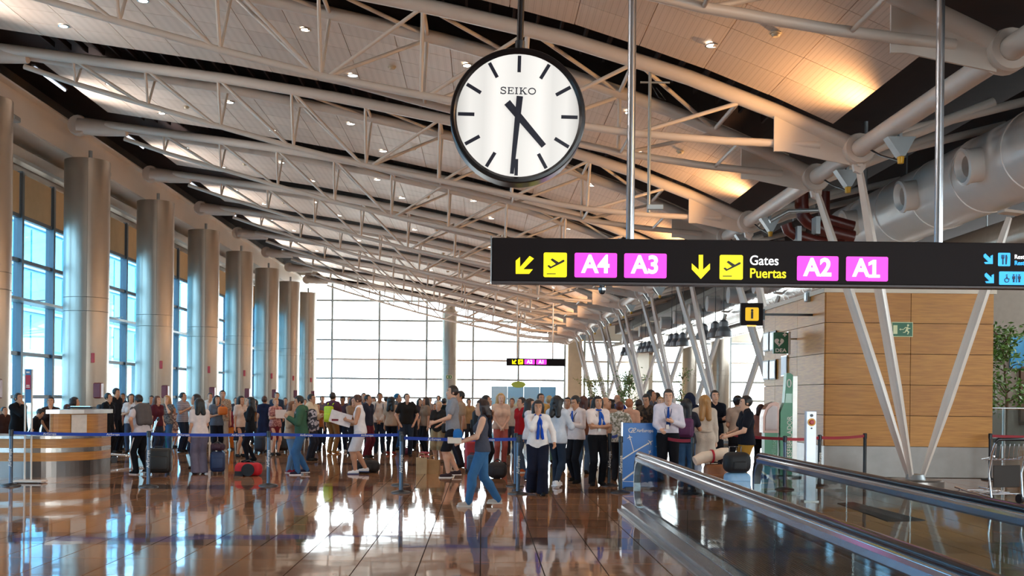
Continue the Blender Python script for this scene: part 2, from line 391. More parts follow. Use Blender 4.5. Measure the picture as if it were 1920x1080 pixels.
# ------------------------------------------------------------------ roof trusses
XN = [-11.15 + 1.99 * n for n in range(9)]
def spread(x): return .12 + (1.27 - .12) * min(1, max(0, (x + 13.2) / 20.1)) ** .85
ORD = {-1: 'white tubular roof truss nearest the camera, running out of the top of the picture', 0: 'white tubular roof truss passing just behind the top of the clock',
       1: 'white tubular roof truss passing behind the middle of the clock', 2: 'white tubular roof truss landing above the nearest full round column', 3: 'white tubular roof truss landing above the second full round column',
       4: 'white tubular roof truss landing above the third full round column', 5: 'white tubular roof truss landing above the fourth full round column', 6: 'white tubular roof truss landing above the fifth full round column',
       7: 'white tubular roof truss landing above the sixth full round column', 8: 'last white tubular roof truss, just before the glazed end wall'}
def bsp(x): return 0. if x < -3.2 else 1.25 * min(1, (x + 3.2) / 9.2)
def make_truss():
    t = thing('roof_truss', ORD[-1], 'truss', (0, zc(-1), 0), 0, 'white roof trusses')
    MB().lathe([(.0, -.2), (.32, -.2), (.36, -.1), (.36, .1), (.32, .2), (0, .2)], n=16, M=Matrix.Rotation(math.pi / 2, 3, 'X'), c=(-14.2, 0, 11.0)).build('end_drum', WHITE, t)
    MB().path([(-14.2, 0, 11.0), (-13.4, 0, 10.92), (-12.5, 0, 10.82)], [.3, .28, .18], 12).build('end_casting', WHITE, t)
    xx = [-13.2 + i * 20.1 / 26 for i in range(27)]
    for s in (-1, 1):
        MB().path([(x, s * spread(x), tz(x)) for x in xx], .14, 12).build('top_chord', WHITE, t)
        zb = bz(6.2)
        MB().front([(5.35, tz(5.35) - .1), (6.75, 6.45), (6.75, 6.02), (5.55, zb - .12), (5.35, zb - .12)], s * 1.25 - .02, s * 1.25 + .02).build('gusset_plate', WHITE, t)
        MB().path([(x, s * bsp(x), bz(x)) for x in np.linspace(-3.2, 6.2, 12)], .075, 10).build('bottom_chord_branch', WHITE, t)
    MB().path([(x, 0, bz(x)) for x in np.linspace(-12.6, -3.1, 14)], .075, 10).build('bottom_chord', WHITE, t)
    for i, x in enumerate(XN):
        for s in (-1, 1):
            if i < 8:
                MB().tube((x - .05, s * bsp(x), bz(x)), (x, s * spread(x), tz(x) - .1), .036, n=8, caps=False).build('strut', WHITE, t)
            if i < 4:
                x2 = XN[i + 1]; MB().tube((x + .08, s * spread(x), tz(x) - .1), (x2 - .12, 0, bz(x2)), .04, n=8, caps=False).build('diagonal', WHITE, t)
            elif i < 8:
                x2 = XN[i + 1]
                if x2 > 6.0: continue
                MB().tube((x + .08, s * bsp(x), bz(x)), (x2 - .08, s * spread(x2), tz(x2) - .1), .04, n=8, caps=False).build('diagonal', WHITE, t)
        if i >= 5: MB().tube((x, -bsp(x), bz(x)), (x, bsp(x), bz(x)), .035, n=8, caps=False).build('bottom_tie', WHITE, t)
        if i >= 3:
            MB().tube((x, -spread(x), tz(x)), (x, spread(x), tz(x)), .045, n=8, caps=False).build('cross_tie', WHITE, t)
            if i < 8: MB().tube((x, -spread(x), tz(x)), (XN[min(i + 1, 8)], spread(XN[min(i + 1, 8)]), tz(XN[min(i + 1, 8)])), .04, n=8, caps=False).build('cross_brace', WHITE, t)
    return t
truss0 = make_truss()
for k in range(0, 9): dup(truss0, (0, zc(k) if k < 8 else 86.0, 0), label=ORD[k])
# long edge tube on the right, collars where the trusses meet it
tb = thing('edge_tube', 'long round white steel tube running the length of the hall above the slanted supports', 'beam', (6.9, 0, 6.3))
MB().tube((0, -12, 0), (0, 89.5, 0), .165, n=20).build('pipe', WHITE, tb)
cl = None
for k in range(-1, 9):
    for s in (-1, 1):
        y = (zc(k) if k < 8 else 86) + s * 1.27
        if cl is None: cl = MB().lathe([(.17, -.16), (.27, -.16), (.29, -.1), (.29, .1), (.27, .16), (.17, .16)], n=20, M=Matrix.Rotation(math.pi / 2, 3, 'X')).build('collar', WHITE, tb, (0, y, 0))
        else: inst('collar', cl, tb, (0, y, 0))

# ------------------------------------------------------------------ slanted supports
def spindle(p0, p1, w0, w1, w2):
    b = MB(); p0 = Vector(p0); p1 = Vector(p1); d = (p1 - p0).normalized(); a = d.cross(Vector((0, 1, 0))).normalized(); e = d.cross(a)
    prof = []
    for i in range(16):
        t = 2 * math.pi * i / 16; r = 1. if i % 4 == 0 else (.62 if i % 4 == 2 else .66); prof.append((math.cos(t) * r, math.sin(t) * r))
    vs = []; st = [(0, w0), (.04, w0 * 1.2), (.3, w1), (.7, w1), (.96, w2 * 1.2), (1, w2)]
    for tt, w_ in st:
        for (x, y) in prof: vs.append(p0.lerp(p1, tt) + (a * x + e * y) * w_)
    fs = []
    for i in range(len(st) - 1):
        for k in range(16): fs.append((i * 16 + k, i * 16 + (k + 1) % 16, (i + 1) * 16 + (k + 1) % 16, (i + 1) * 16 + k))
    fs += [tuple(range(16))[::-1], tuple(range(len(vs) - 16, len(vs)))]
    return b.add(vs, fs)
vlab = {0: 'slanted white three-armed support standing before the oak-clad block', 1: 'slanted white three-armed support just beyond the information sign', 2: 'slanted white three-armed support behind the big man in white shirt and tie',
        3: 'slanted white three-armed support beside the tall potted tree, fourth from the oak block', 4: 'slanted white three-armed support rising from between the two potted trees', 5: 'slanted white three-armed support, sixth from the oak block', 6: 'slanted white three-armed support, seventh from the oak block', 7: 'slanted white three-armed support nearest the glazed end wall'}
v0 = thing('slanted_support', vlab[0], 'column', (8.55, zc(0), 0), 0, 'slanted supports along the hall')
MB().lathe([(0, .0), (.52, .0), (.52, .1), (.48, .13), (0, .13)], n=28).build('base_disc', STEELDK, v0)
MB().lathe([(.19, .13), (.16, .22), (0, .24)], n=16).build('foot_joint', GREYMETAL, v0)
for s in (-1, 1):
    spindle((-.1, s * .06, .14), (-1.62, s * 1.24, 6.02), .05, .11, .06).build('arm', WHITE, v0)
    MB().front([(-1.78, 6.2), (-1.5, 6.2), (-1.52, 5.95), (-1.6, 5.85), (-1.72, 5.9)], s * 1.27 - .05, s * 1.27 + .05).build('head_bracket', WHITE, v0)
    MB().tube((-1.64, s * 1.27 - .12, 6.02), (-1.64, s * 1.27 + .12, 6.02), .05, n=12).build('pin', WHITE, v0)
spindle((.12, 0, .14), (1.79, 0, 5.3), .05, .11, .06).build('arm', WHITE, v0)
MB().box((1.82, 0, 5.4), (.4, .3, .06), Matrix.Rotation(.1, 3, 'Y'), ch=.01).build('duct_saddle', WHITE, v0)
for k in range(1, 8): dup(v0, (8.55, zc(k), 0), label=vlab[k])

# ------------------------------------------------------------------ left side: fascia, columns, glazing
wl = struct(MB().box((-14.98, 38, 10.7), (.22, 104, 1.0)).box((-15.55, 38, 10.22), (1.2, 104, .06)).box((-14.86, 38, 11.23), (.5, 104, .06)).build('wall_left', mat('fascia_cream', '#DED2C6', .35, 0, .03, 1)))
struct(MB().box((-16.25, 38, 10.95), (.25, 104, 3.4)).build('wall_left_upper', HEADER))
MB().box((-15.9, 38, 9.75), (.5, 104, .5), ch=.08).build('service_duct', mat('duct_grey', '#A9A39B', .3, .4), wl)
# invented ceiling fill lights with housings on the fascia between the trusses
ld = bpy.data.lights.new('ceiling_fill_beam', 'SPOT'); ld.energy = 1300; ld.color = (1, .93, .88); ld.spot_size = 1.5; ld.spot_blend = 1.; ld.shadow_soft_size = .2
uf = None
for k in range(-3, 9):
    y = zc(k) + 4.07
    if y > 89: break
    if uf is None: uf = MB().box((0, 0, 0), (.3, .5, .18), ch=.03).build('fill_light_housing', GREYMETAL, wl, (-14.7, y, 10.18))
    else: inst('fill_light_housing', uf, wl, (-14.7, y, 10.18))
    lo = bpy.data.objects.new('ceiling_fill_beam', ld); COL.objects.link(lo); lo.parent = wl; lo.location = (-14.3, y, 9.9); lo.rotation_euler = (0, math.radians(-103), 0)
# dark slot with tube lights between fascia and ceiling
tl0 = None
for k in range(2, 8):
    lab = ['white tube light in the dark slot above the first full round column', 'white tube light in the dark slot above the second full round column', 'white tube light in the dark slot above the third full round column', 'white tube light in the dark slot above the fourth full round column', 'white tube light in the dark slot above the fifth full round column', 'white tube light in the dark slot above the sixth full round column'][k - 2]
    if tl0 is None:
        tl0 = thing('tube_light', lab, 'light', (-13.9, zc(k) - 3.2, 11.65), 0, 'tube lights in the dark slot'); r = tl0
        MB().tube((0, -1.2, 0), (0, 1.2, 0), .035, n=8).build('tube', mat('tube_lit', '#E8F0FF', emit=1.6), tl0)
        MB().box((0, 0, .07), (.12, 2.6, .06)).build('tray', GREYMETAL, tl0)
    else: r = dup(tl0, (-13.9, zc(k) - 3.2, 11.65), label=lab)
clab = ['round steel-clad column at the very edge of the picture behind the check-in desk', 'widest round steel-clad column, behind the check-in desk', 'second full round steel-clad column from the check-in desk', 'third full round steel-clad column from the check-in desk', 'fourth full round steel-clad column from the check-in desk', 'fifth full round steel-clad column from the check-in desk', 'sixth full round steel-clad column from the check-in desk', 'last steel-clad column, at the corner of the end glazing']
c0 = thing('round_column', clab[0], 'column', (-14.25, 30.3, 0), 0, 'steel-clad columns along the windows')
R = .785
for z0, z1 in ((0, 4.55), (4.56, 5.04), (5.05, 9.96)):
    for q in range(2):
        a0 = -1.2 + math.pi * q; MB().lathe([(R - .02, z0), (R, z0 + .004), (R, z1 - .004), (R - .02, z1)], n=24, a0=a0 + .006, a1=a0 + math.pi - .006).build('cladding_panel', STEELCLAD, c0)
MB().lathe([(R - .02, 0), (R - .02, 9.95), (0, 9.95)], n=32).build('core', mat('column_core', '#3A342E', .6), c0)
MB().tube((.1, 0, 9.9), (.1, 0, 10.35), .07, n=12).build('top_rod', GREYMETAL, c0)
MB().box((.62, -.45, 1.75), (.3, .3, .55), ch=.03).build('hose_cabinet', DKRED, c0)
MB().box((.5, -.66, 2.9), (.12, .05, .34), ch=.01).build('call_point', RED, c0)
for k in range(1, 8): dup(c0, (-14.25, 30.3 + 8.0 * k, 0), label=clab[k])
# glazed wall behind the columns
XW = -16.1; LZ = [.05, 1.5, 3.0, 4.82, 6.22, 7.75, 9.3]
wn = sempty('window_1', (XW, 0, 0)); mp_ = PITCH / 3; y_first = 38.3 - mp_ / 2
ys = [y_first + mp_ * i for i in range(-5, 20)]; ys = [y for y in ys if y < 90]
for z in LZ[:-1]: MB().box((0, (ys[0] + 90) / 2, z), (.16, 90 - ys[0], .13)).build('transom', MULLION, wn)
MB().box((.3, (ys[0] + 90) / 2, 4.8), (.55, 90 - ys[0], .1)).build('catwalk', GREYMETAL, wn)
m0 = None; pn = {}
for i, y in enumerate(ys):
    if m0 is None: m0 = MB().box((0, 0, 4.65), (.3, .16, 9.3)).build('mullion', MULLION, wn, (0, y, 0))
    else: inst('mullion', m0, wn, (0, y, 0))
    y2 = ys[i + 1] if i + 1 < len(ys) else 89.9
    for a in range(6):
        z0, z1 = LZ[a] + .06, LZ[a + 1] - .06
        if a == 5:
            MB().box((.03, (y + y2) / 2, (z0 + z1) / 2), (.02, y2 - y - .18, z1 - z0)).build('roller_blind', BLIND, wn)
        else: MB().box((-.02, (y + y2) / 2, (z0 + z1) / 2), (.02, y2 - y - .14, z1 - z0)).build('pane', GLASSBLUE, wn)
    if i % 1 == 0: MB().tube((.05, y + .5, 4.86), (.5, y + 1.1, 4.95), .03, n=6).build('stay', CHROME, wn)
# near stretch of the same glazing, beside and behind the camera
nw = sempty('window_2', (XW, 0, 0))
for i in range(6):
    y = -14 + i * (ys[0] + 14) / 6; y2 = -14 + (i + 1) * (ys[0] + 14) / 6
    MB().box((0, y, 4.65), (.3, .16, 9.3)).build('mullion', MULLION, nw); MB().box((-.02, (y + y2) / 2, 4.0), (.02, y2 - y - .14, 7.6)).build('pane', GLASSBLUE, nw)
    MB().box((.03, (y + y2) / 2, 6.2), (.02, y2 - y - .14, 6.1)).build('roller_blind', BLIND, nw)  # unseen blinds added to cut daylight from the near left
# ------------------------------------------------------------------ glazed end wall
E = 90.0
EMULL = mat('end_mullion_bloom_grey', '#A9B0B2', .4, .1, .03)  # lightened grey stands in for bloom around the backlit bars
we = sempty('window_3', (0, E, 0)); EZ = [.05, 1.56, 3.13, 4.75, 6.37, 8.04, 9.7, 11.3]
AX = [-14.9, -14.69, -10.31, -6.89, -3.55, .51, 3.8, 6.96, 7.87, 8.2]; AZ = [11.8, 11.76, 11.08, 10.49, 9.94, 8.95, 8.08, 7.03, 6.59, 6.4]
def az(x): return float(np.interp(x, AX, AZ))
EXS = [-16.1, -12.7, -8.72, -4.72, -.8, 3.03, 6.95]; EXR = [8.6, 10.6, 13.9, 17.4, 20.9, 24.2]
for x in EXS[1:] + EXR:
    top = az(x) if x < 8 else 7.2
    MB().box((x, 0, top / 2), (.17, .3, top)).build('mullion', EMULL, we)
for z in EZ:
    hi = np.interp(-z, [-a for a in AZ], AX); hi = min(float(hi), 6.95)
    if z < 6.5: hi = 6.95
    if hi > -12: MB().box(((-16.1 + hi) / 2, .02, z), (hi + 16.1, .2, .16), None).build('transom', WHITE if abs(z - 4.75) < .1 else EMULL, we)
    if z < 7: MB().box((16.4, .02, z), (15.6, .2, .16)).build('transom', WHITE if abs(z - 4.75) < .1 else EMULL, we)
for a in range(len(EXS) - 1):
    for b_ in range(len(EZ) - 1):
        x0, x1, z0, z1 = EXS[a] + .07, EXS[a + 1] - .07, EZ[b_] + .07, EZ[b_ + 1] - .07
        ta, tb_ = az(x0) - .1, az(x1) - .1
        if z0 > ta: continue
        if tb_ >= z1: pl = [(x0, z0), (x1, z0), (x1, z1), (x0, z1)]
        elif tb_ > z0: pl = [(x0, z0), (x1, z0), (x1, tb_), (x0, min(z1, ta))]
        else: xm = x0 + (x1 - x0) * (ta - z0) / (ta - tb_); pl = [(x0, z0), (xm, z0), (x0, min(ta, z1))]
        MB().front(pl, -.01, .01).build('pane', GLASS, we)
for a in range(len(EXR) - 1):
    for b_ in range(4):
        x0, x1 = EXR[a] + .07, EXR[a + 1] - .07
        MB().front([(x0, EZ[b_] + .07), (x1, EZ[b_] + .07), (x1, EZ[b_ + 1] - .07), (x0, EZ[b_ + 1] - .07)], -.01, .01).build('pane', GLASS, we)
# arched edge beam with round openings
arch = thing('arched_edge_beam', 'cream arched beam with a row of round holes above the end glazing', 'beam', (0, E - .6, 0))
b = MB()
for a in range(len(AX) - 1): b.front([(AX[a], AZ[a] - .32), (AX[a + 1], AZ[a + 1] - .32), (AX[a + 1], AZ[a + 1] + .32), (AX[a], AZ[a] + .32)], -.06, .06)
b.build('web_plate', WHITE, arch)
hb = None
for i in range(24):
    x = -13.9 + i * .93
    if i % 6 == 5: continue
    if hb is None: hb = MB().lathe([(0, .075), (.24, .075), (.26, .05)], n=16, M=Matrix.Rotation(math.pi / 2, 3, 'X')).build('round_opening', mat('opening_dark', '#4A3B30', .7), arch, (x, 0, az(x)))
    else: inst('round_opening', hb, arch, (x, 0, az(x)))
b = MB()
for a in range(len(AX) - 1): b.front([(AX[a], AZ[a]), (AX[a + 1], AZ[a + 1]), (AX[a + 1], 12.9), (AX[a], 12.9)], E + .1, E + .3)
b.front([(-16.4, 11.8), (-14.9, 11.8), (-14.9, 12.9), (-16.4, 12.9)], E + .1, E + .3).front([(8.2, 6.5), (24.4, 6.5), (24.4, 8.6), (8.2, 8.6)], E + .1, E + .3)
struct(b.build('wall_back', PLASTER))
struct(MB().box((7.75, E - .3, 3.3), (1.15, .8, 6.6)).build('wall_pier', PIER))
struct(MB().box((12.4, 84, 3.0), (.3, 11, 6.0)).build('wall_return', PIER))
ec = dup(c0, (-2.72, E - 1.3, 0), label='round column standing alone in the middle of the end glazing'); 
for ch in list(ec.children):
    if ch.name.startswith(('top_', 'hose', 'call')): bpy.data.objects.remove(ch)
    else: ch.scale = (.82, .82, (az(-2.7) - 1.1) / 9.96)
MB().lathe([(.64, 8.65), (.45, 8.9), (.4, 9.4)], n=24).build('capital', STEELCLAD, ec)
for x, y, l in ((18.7, 84, 'round steel column by the far glazing, next to the information sign'), (16.3, 84, 'slimmer far round steel column seen between slanted supports')):
    r = dup(c0, (x, y, 0), label=l)
    for ch in list(r.children):
        if ch.name.startswith(('top_', 'hose', 'call')): bpy.data.objects.remove(ch)
        else: ch.scale = (.95, .95, .78) if x > 17 else (.75, .75, .78)
# ------------------------------------------------------------------ right and rear walls
wr = struct(MB().box((24.3, 38, 2.4), (.3, 104, 4.8)).box((24.3, 38, 8.1), (.3, 104, .6)).build('wall_right', PLASTER))
w4 = sempty('window_4', (24.3, 0, 0))
for i in range(14):
    y = -14 + i * 7.43; MB().box((0, y, 6.3), (.25, .2, 3.0)).build('mullion', MULLION, w4); MB().box((0, y + 3.7, 6.3), (.02, 7.2, 3.0)).build('pane', GLASS, w4)
w5 = sempty('rear_fill_window', (0, -14.1, 0))  # unseen rear glazing added for front fill, solid on the left to cut light
for i in range(11):
    x = -16.2 + i * 4.05; MB().box((x, 0, 6), (.17, .3, 12)).build('mullion', MULLION, w5)
    if i < 10:
        if x < 2:
            MB().box((x + 2.02, 0, 4.6), (4.0, .2, 9.2)).build('solid_panel', PLASTER, w5); continue
        for z0, z1 in ((.05, 3), (3, 6), (6, 9)): MB().box((x + 2.02, 0, (z0 + z1) / 2), (3.9, .02, z1 - z0 - .1)).build('pane', GLASS, w5)
for z in (.05, 3, 6, 9): MB().box((4, 0, z), (40.5, .2, .12)).build('transom', MULLION, w5)
struct(MB().box((4, -14.1, 10.9), (41, .3, 3.6)).build('wall_front', PLASTER))
# ------------------------------------------------------------------ floodlights under the edge tube
YEL = mat('yellow_cap', '#D9A516', .4)
fl0 = None
for k in range(-1, 8):
    for s in (-1, 1):
        y = zc(k) + (-3.0 if s < 0 else -.4)
        lab = 'wedge-shaped grey floodlight with yellow tip, %s from the camera along the edge tube' % ORDN[2 * (k + 1) + (s > 0)]
        if fl0 is None:
            fl0 = thing('floodlight', lab, 'floodlight', (7.0, y, 5.98), 0, 'floodlights under the edge tube'); r = fl0
            MB().front([(-.24, .12), (.24, .12), (.2, .06), (.06, -.2), (-.02, -.2), (-.2, .06)], -.11, .11).build('housing', GREYMETAL, fl0)
            MB().lathe([(0, -.32), (.05, -.31), (.06, -.2), (.0, -.19)], n=12, c=(.02, 0, 0)).build('yellow_tip', YEL, fl0)
            MB().path([(.05, .0, -.28), (-.05, .7, -.02), (-.1, 1.15, .2)], .018, 6).build('cable', BLACK, fl0)
            MB().box((0, 0, .2), (.05, .1, .2)).build('clamp', GREYMETAL, fl0)
            ld = bpy.data.lights.new('flood_beam', 'SPOT'); ld.energy = 520; ld.color = (1, .56, .24); ld.spot_size = 2.1; ld.spot_blend = .7; ld.shadow_soft_size = .1
            lo = bpy.data.objects.new('flood_beam', ld); COL.objects.link(lo); lo.parent = fl0; lo.location = (-.3, 0, -.1); lo.rotation_euler = (0, math.radians(114), 0)
        else:
            r = dup(fl0, (7.0, y, 5.98), label=lab)
            if s > 0:
                for ch in list(r.children):
                    if ch.type == 'LIGHT': bpy.data.objects.remove(ch)

# ------------------------------------------------------------------ clock
INK = mat('clock_ink', '#17132A', .4, 0, 0)
ck = thing('station_clock', 'large round black-rimmed wall clock hanging on a pole, hands near half past four', 'clock', (.305, 10, 4.28)); ck.rotation_euler = (0, math.radians(1.1), 0)
RC = .632; RX = Matrix.Rotation(math.pi / 2, 3, 'X')
MB().lathe([(RC - .06, .06), (RC - .035, .085), (RC - .008, .08), (RC, .06), (RC, -.16), (RC - .03, -.18), (0, -.18)], n=72, M=RX).build('rim', mat('clock_rim', '#191214', .3, .2, .02), ck)
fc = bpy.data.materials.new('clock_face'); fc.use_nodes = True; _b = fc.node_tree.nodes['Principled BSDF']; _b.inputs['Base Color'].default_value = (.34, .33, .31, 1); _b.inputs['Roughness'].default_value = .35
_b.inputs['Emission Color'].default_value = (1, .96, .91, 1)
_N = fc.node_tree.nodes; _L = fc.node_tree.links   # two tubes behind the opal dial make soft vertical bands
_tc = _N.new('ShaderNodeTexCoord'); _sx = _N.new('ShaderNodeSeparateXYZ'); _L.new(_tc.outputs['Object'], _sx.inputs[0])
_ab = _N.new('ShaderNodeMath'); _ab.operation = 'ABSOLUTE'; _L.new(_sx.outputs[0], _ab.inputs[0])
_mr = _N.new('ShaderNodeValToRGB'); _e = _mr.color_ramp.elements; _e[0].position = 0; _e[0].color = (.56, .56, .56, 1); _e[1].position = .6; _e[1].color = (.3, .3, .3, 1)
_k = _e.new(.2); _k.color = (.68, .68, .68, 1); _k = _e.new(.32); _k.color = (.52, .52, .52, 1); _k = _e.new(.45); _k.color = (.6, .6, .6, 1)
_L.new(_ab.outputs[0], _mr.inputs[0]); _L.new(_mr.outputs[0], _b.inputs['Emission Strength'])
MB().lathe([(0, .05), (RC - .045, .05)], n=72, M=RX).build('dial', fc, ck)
def bar(ang, r0, r1, w0, w1, y):
    a = math.radians(ang); d = (math.sin(a), math.cos(a)); n = (math.cos(a), -math.sin(a))
    return MB().front([(d[0] * r0 - n[0] * w0, d[1] * r0 - n[1] * w0), (d[0] * r1 - n[0] * w1, d[1] * r1 - n[1] * w1), (d[0] * r1 + n[0] * w1, d[1] * r1 + n[1] * w1), (d[0] * r0 + n[0] * w0, d[1] * r0 + n[1] * w0)], y - .006, y)
for i in range(12): bar(i * 30, .405, .558, .016, .016, -.052).build('hour_mark', INK, ck)
bar(138.2, -.155, .375, .034, .026, -.068).build('hour_hand', INK, ck)
bar(184.2, -.175, .55, .03, .018, -.078).build('minute_hand', INK, ck)
MB().lathe([(0, .088), (.012, .088), (.012, .05)], n=12, M=RX).build('hub', INK, ck)
# the maker's name in wide slab-serif capitals
def strokes(x, segs, b):
    for (x0, z0, x1, z1, w_) in segs:
        dx, dz = x1 - x0, z1 - z0; L_ = math.hypot(dx, dz); nx, nz = -dz / L_ * w_ / 2, dx / L_ * w_ / 2
        b.front([(x + x0 - nx, z0 - nz), (x + x1 - nx, z1 - nz), (x + x1 + nx, z1 + nz), (x + x0 + nx, z0 + nz)], -.056, -.051)
nm = MB(); H_ = .063; T = .011; tn = .006; zb = .2
def arcs(cx, cz, rx, rz, a0, a1, n=12): return [(cx + rx * math.cos(math.radians(a0 + (a1 - a0) * i / n)), cz + rz * math.sin(math.radians(a0 + (a1 - a0) * i / n))) for i in range(n + 1)]
def pl(x, pts, w_): strokes(x, [(*pts[i], *pts[i + 1], w_) for i in range(len(pts) - 1)], nm)
q = H_ / 4
pl(-.168, arcs(.026, zb + 3 * q, .021, q * .9, 20, 270) + arcs(.026, zb + q, .023, q * .95, 90, -160)[1:], .009)
strokes(-.168, [(.047, zb + H_, .047, zb + H_ - .02, tn), (.003, zb, .003, zb + .02, tn)], nm)
strokes(-.102, [(.012, zb, .012, zb + H_, T), (0, zb + H_ - tn / 2, .052, zb + H_ - tn / 2, tn), (0, zb + tn / 2, .055, zb + tn / 2, tn), (.012, zb + H_ / 2, .04, zb + H_ / 2, tn), (.052, zb + H_, .052, zb + H_ - .018, tn), (.055, zb, .055, zb + .018, tn), (.04, zb + H_ / 2 - .011, .04, zb + H_ / 2 + .011, tn)], nm)
strokes(-.033, [(.014, zb, .014, zb + H_, T), (0, zb + H_ - tn / 2, .028, zb + H_ - tn / 2, tn), (0, zb + tn / 2, .028, zb + tn / 2, tn)], nm)
strokes(.008, [(.014, zb, .014, zb + H_, T), (0, zb + H_ - tn / 2, .028, zb + H_ - tn / 2, tn), (0, zb + tn / 2, .028, zb + tn / 2, tn), (.018, zb + .026, .056, zb + H_, tn), (.03, zb + .036, .06, zb, T), (.044, zb + H_ - tn / 2, .068, zb + H_ - tn / 2, tn), (.046, zb + tn / 2, .074, zb + tn / 2, tn)], nm)
pl(.09, arcs(.036, zb + H_ / 2, .032, H_ / 2 - .004, 0, 360, 24), .009)
nm.build('maker_name', INK, ck)
cp = MB().tube((0, -.03, RC - .02), (0, -.03, 4.75), .032, n=12).build('hanging_pole', MATS['clock_rim'], ck); MB().lathe([(.045, RC - .02), (.045, RC + .07), (.03, RC + .08)], n=12, c=(0, -.03, 0)).build('pole_collar', BLACK, ck)

# ------------------------------------------------------------------ hanging gate signs
SIGNB = mat('sign_black', '#1D1516', .6, 0, .03, 2, spec=.15); SY = mat('sign_yellow', '#F6E500', emit=.82); SP = mat('sign_pink', '#EE3FD2', emit=.82); SWH = mat('sign_white', '#FFFFFF', emit=.85); SBL = mat('sign_blue', '#2FA8F0', emit=.82)
SBK = mat('sign_ink', '#241C10', .5, 0, 0); SNAVY = mat('sign_navy', '#10305C', .5, 0, 0)
YS = 13.0
sg = thing('gate_sign', 'long black illuminated gate sign for A4, A3, A2 and A1 on two poles', 'sign', (0, YS, 0))
sx0, sx1, sz0, sz1 = .1, 7.7, 3.068, 3.6
MB().box(((sx0 + sx1) / 2, .09, (sz0 + sz1) / 2), (sx1 - sx0, .18, sz1 - sz0), ch=.01).build('cabinet', SIGNB, sg)
MB().box(((sx0 + sx1) / 2, .09, sz0 - .012), (sx1 - sx0, .2, .024)).build('bottom_trim', mat('sign_trim', '#4A4142', .5, .2), sg)
MB().box((sx0 - .008, .09, (sz0 + sz1) / 2), (.016, .2, sz1 - sz0 + .03)).build('end_trim', ALU, sg)
SPX = 2000 / YS
def sp(px, py):
    x, z = at(px, py, YS); return x, z
def plate(name, x0, y0, x1, y1, m, rad=.03, par=sg, t=.006):
    a = sp(x0, y1); c = sp(x1, y0); return MB().front(rrect(a[0], c[0], (sp(x0, y1)[1]), (sp(x0, y0)[1]), rad), -t, 0).build(name, m, par)
def poly(name, pts, m, y=-.008, par=sg): return MB().front([sp(*p) for p in pts][::-1], y - .004, y + .004).build(name, m, par)
poly('arrow', [(967, 489), (975, 482), (975, 501), (993, 480), (1001, 485), (981, 505), (999, 505), (992, 513.5), (967, 513.5)], SY, -.004)
def plane_icon(px, py, s, par=sg):
    # take-off pictogram, drawn about its plate's middle
    P = lambda l: [(px + a * s, py + b * s) for a, b in l]
    poly('plane_symbol', P([(-15, 2), (-12, .5), (-8, 3.5), (1, -1.5), (-9, -9.5), (-5.5, -12), (6.5, -4.5), (14, -9), (17, -9), (17.5, -6.5), (16, -5), (-9.5, 7.5)]), SBK, -.01, par)
    poly('ground_line', P([(-16, 16.2), (1, 16.2), (1, 17.8), (-16, 17.8)]), SBK, -.01, par)
plate('departures_plate', 1019, 473.5, 1063, 519.5, SY, .02); plane_icon(1041, 496.5, 1)
for x0, x1, t_, dy in ((1077, 1157, 'A4', 0), (1170, 1250, 'A3', 1), (1494, 1572, 'A2', 6), (1586, 1665, 'A1', 7)):
    plate('gate_plate', x0, 474 + dy, x1, 520 + dy, SP, .02)
    c = sp((x0 + x1) / 2, 497 + dy)
    if t_ == 'A1':
        text('gate_lettering', 'A', .3, SWH, sg, (c[0] - .075, -.009, c[1]), bold=.009, sx=.95)
        MB().front([(c[0] + x, c[1] + z) for x, z in [(.015, -.108), (.155, -.108), (.155, -.072), (.108, -.072), (.108, .108), (.07, .108), (.015, .075), (.015, .035), (.064, .058), (.064, -.072), (.015, -.072)]], -.013, -.005).build('gate_figure', SWH, sg); continue
    text('gate_lettering', t_, .3, SWH, sg, (c[0], -.009, c[1]), bold=.009, sx=.95)
poly('arrow', [(1310, 478), (1318, 478), (1318, 506), (1331, 494), (1331, 505), (1314, 523), (1297, 505), (1297, 494), (1310, 506)], SY, -.004)
plate('departures_plate', 1349, 478, 1393, 524, SY, .02); plane_icon(1371, 501, 1)
a = sp(1405, 489); text('word_gates', 'Gates', .165, SWH, sg, (a[0], -.006, a[1]), bold=.001, align='LEFT', sx=.92)
a = sp(1405, 513); text('word_puertas', 'Puertas', .165, SY, sg, (a[0], -.006, a[1]), bold=.002, align='LEFT', sx=.9)
poly('arrow', [(1844, 478), (1847, 475.5), (1857, 485), (1857, 480), (1861, 478), (1861, 495), (1847, 495), (1845, 491.5), (1853, 491), (1844, 482)], SBL, -.004)
poly('arrow', [(1846, 514), (1849, 511.5), (1859, 521), (1859, 516), (1863, 514), (1863, 531), (1849, 531), (1847, 527.5), (1855, 527), (1846, 518)], SBL, -.004)
plate('restaurant_plate', 1871, 474, 1894, 499, SBL, .012)
poly('fork_symbol', [(1877, 478), (1878, 478), (1878, 483), (1879, 483), (1879, 478), (1880.4, 478), (1880.4, 483), (1881.4, 483), (1881.4, 478), (1882.4, 478), (1882.4, 484.5), (1880.8, 486), (1880.8, 496), (1878.8, 496), (1878.8, 486), (1877, 484.5)], SNAVY, -.01)
poly('knife_symbol', [(1885, 478), (1887, 478), (1888, 483), (1887.5, 488), (1886.8, 496), (1884.8, 496), (1884.6, 488)], SNAVY, -.01)
plate('services_plate', 1873, 509, 1925, 534, SBL, .012)
wc = MB()
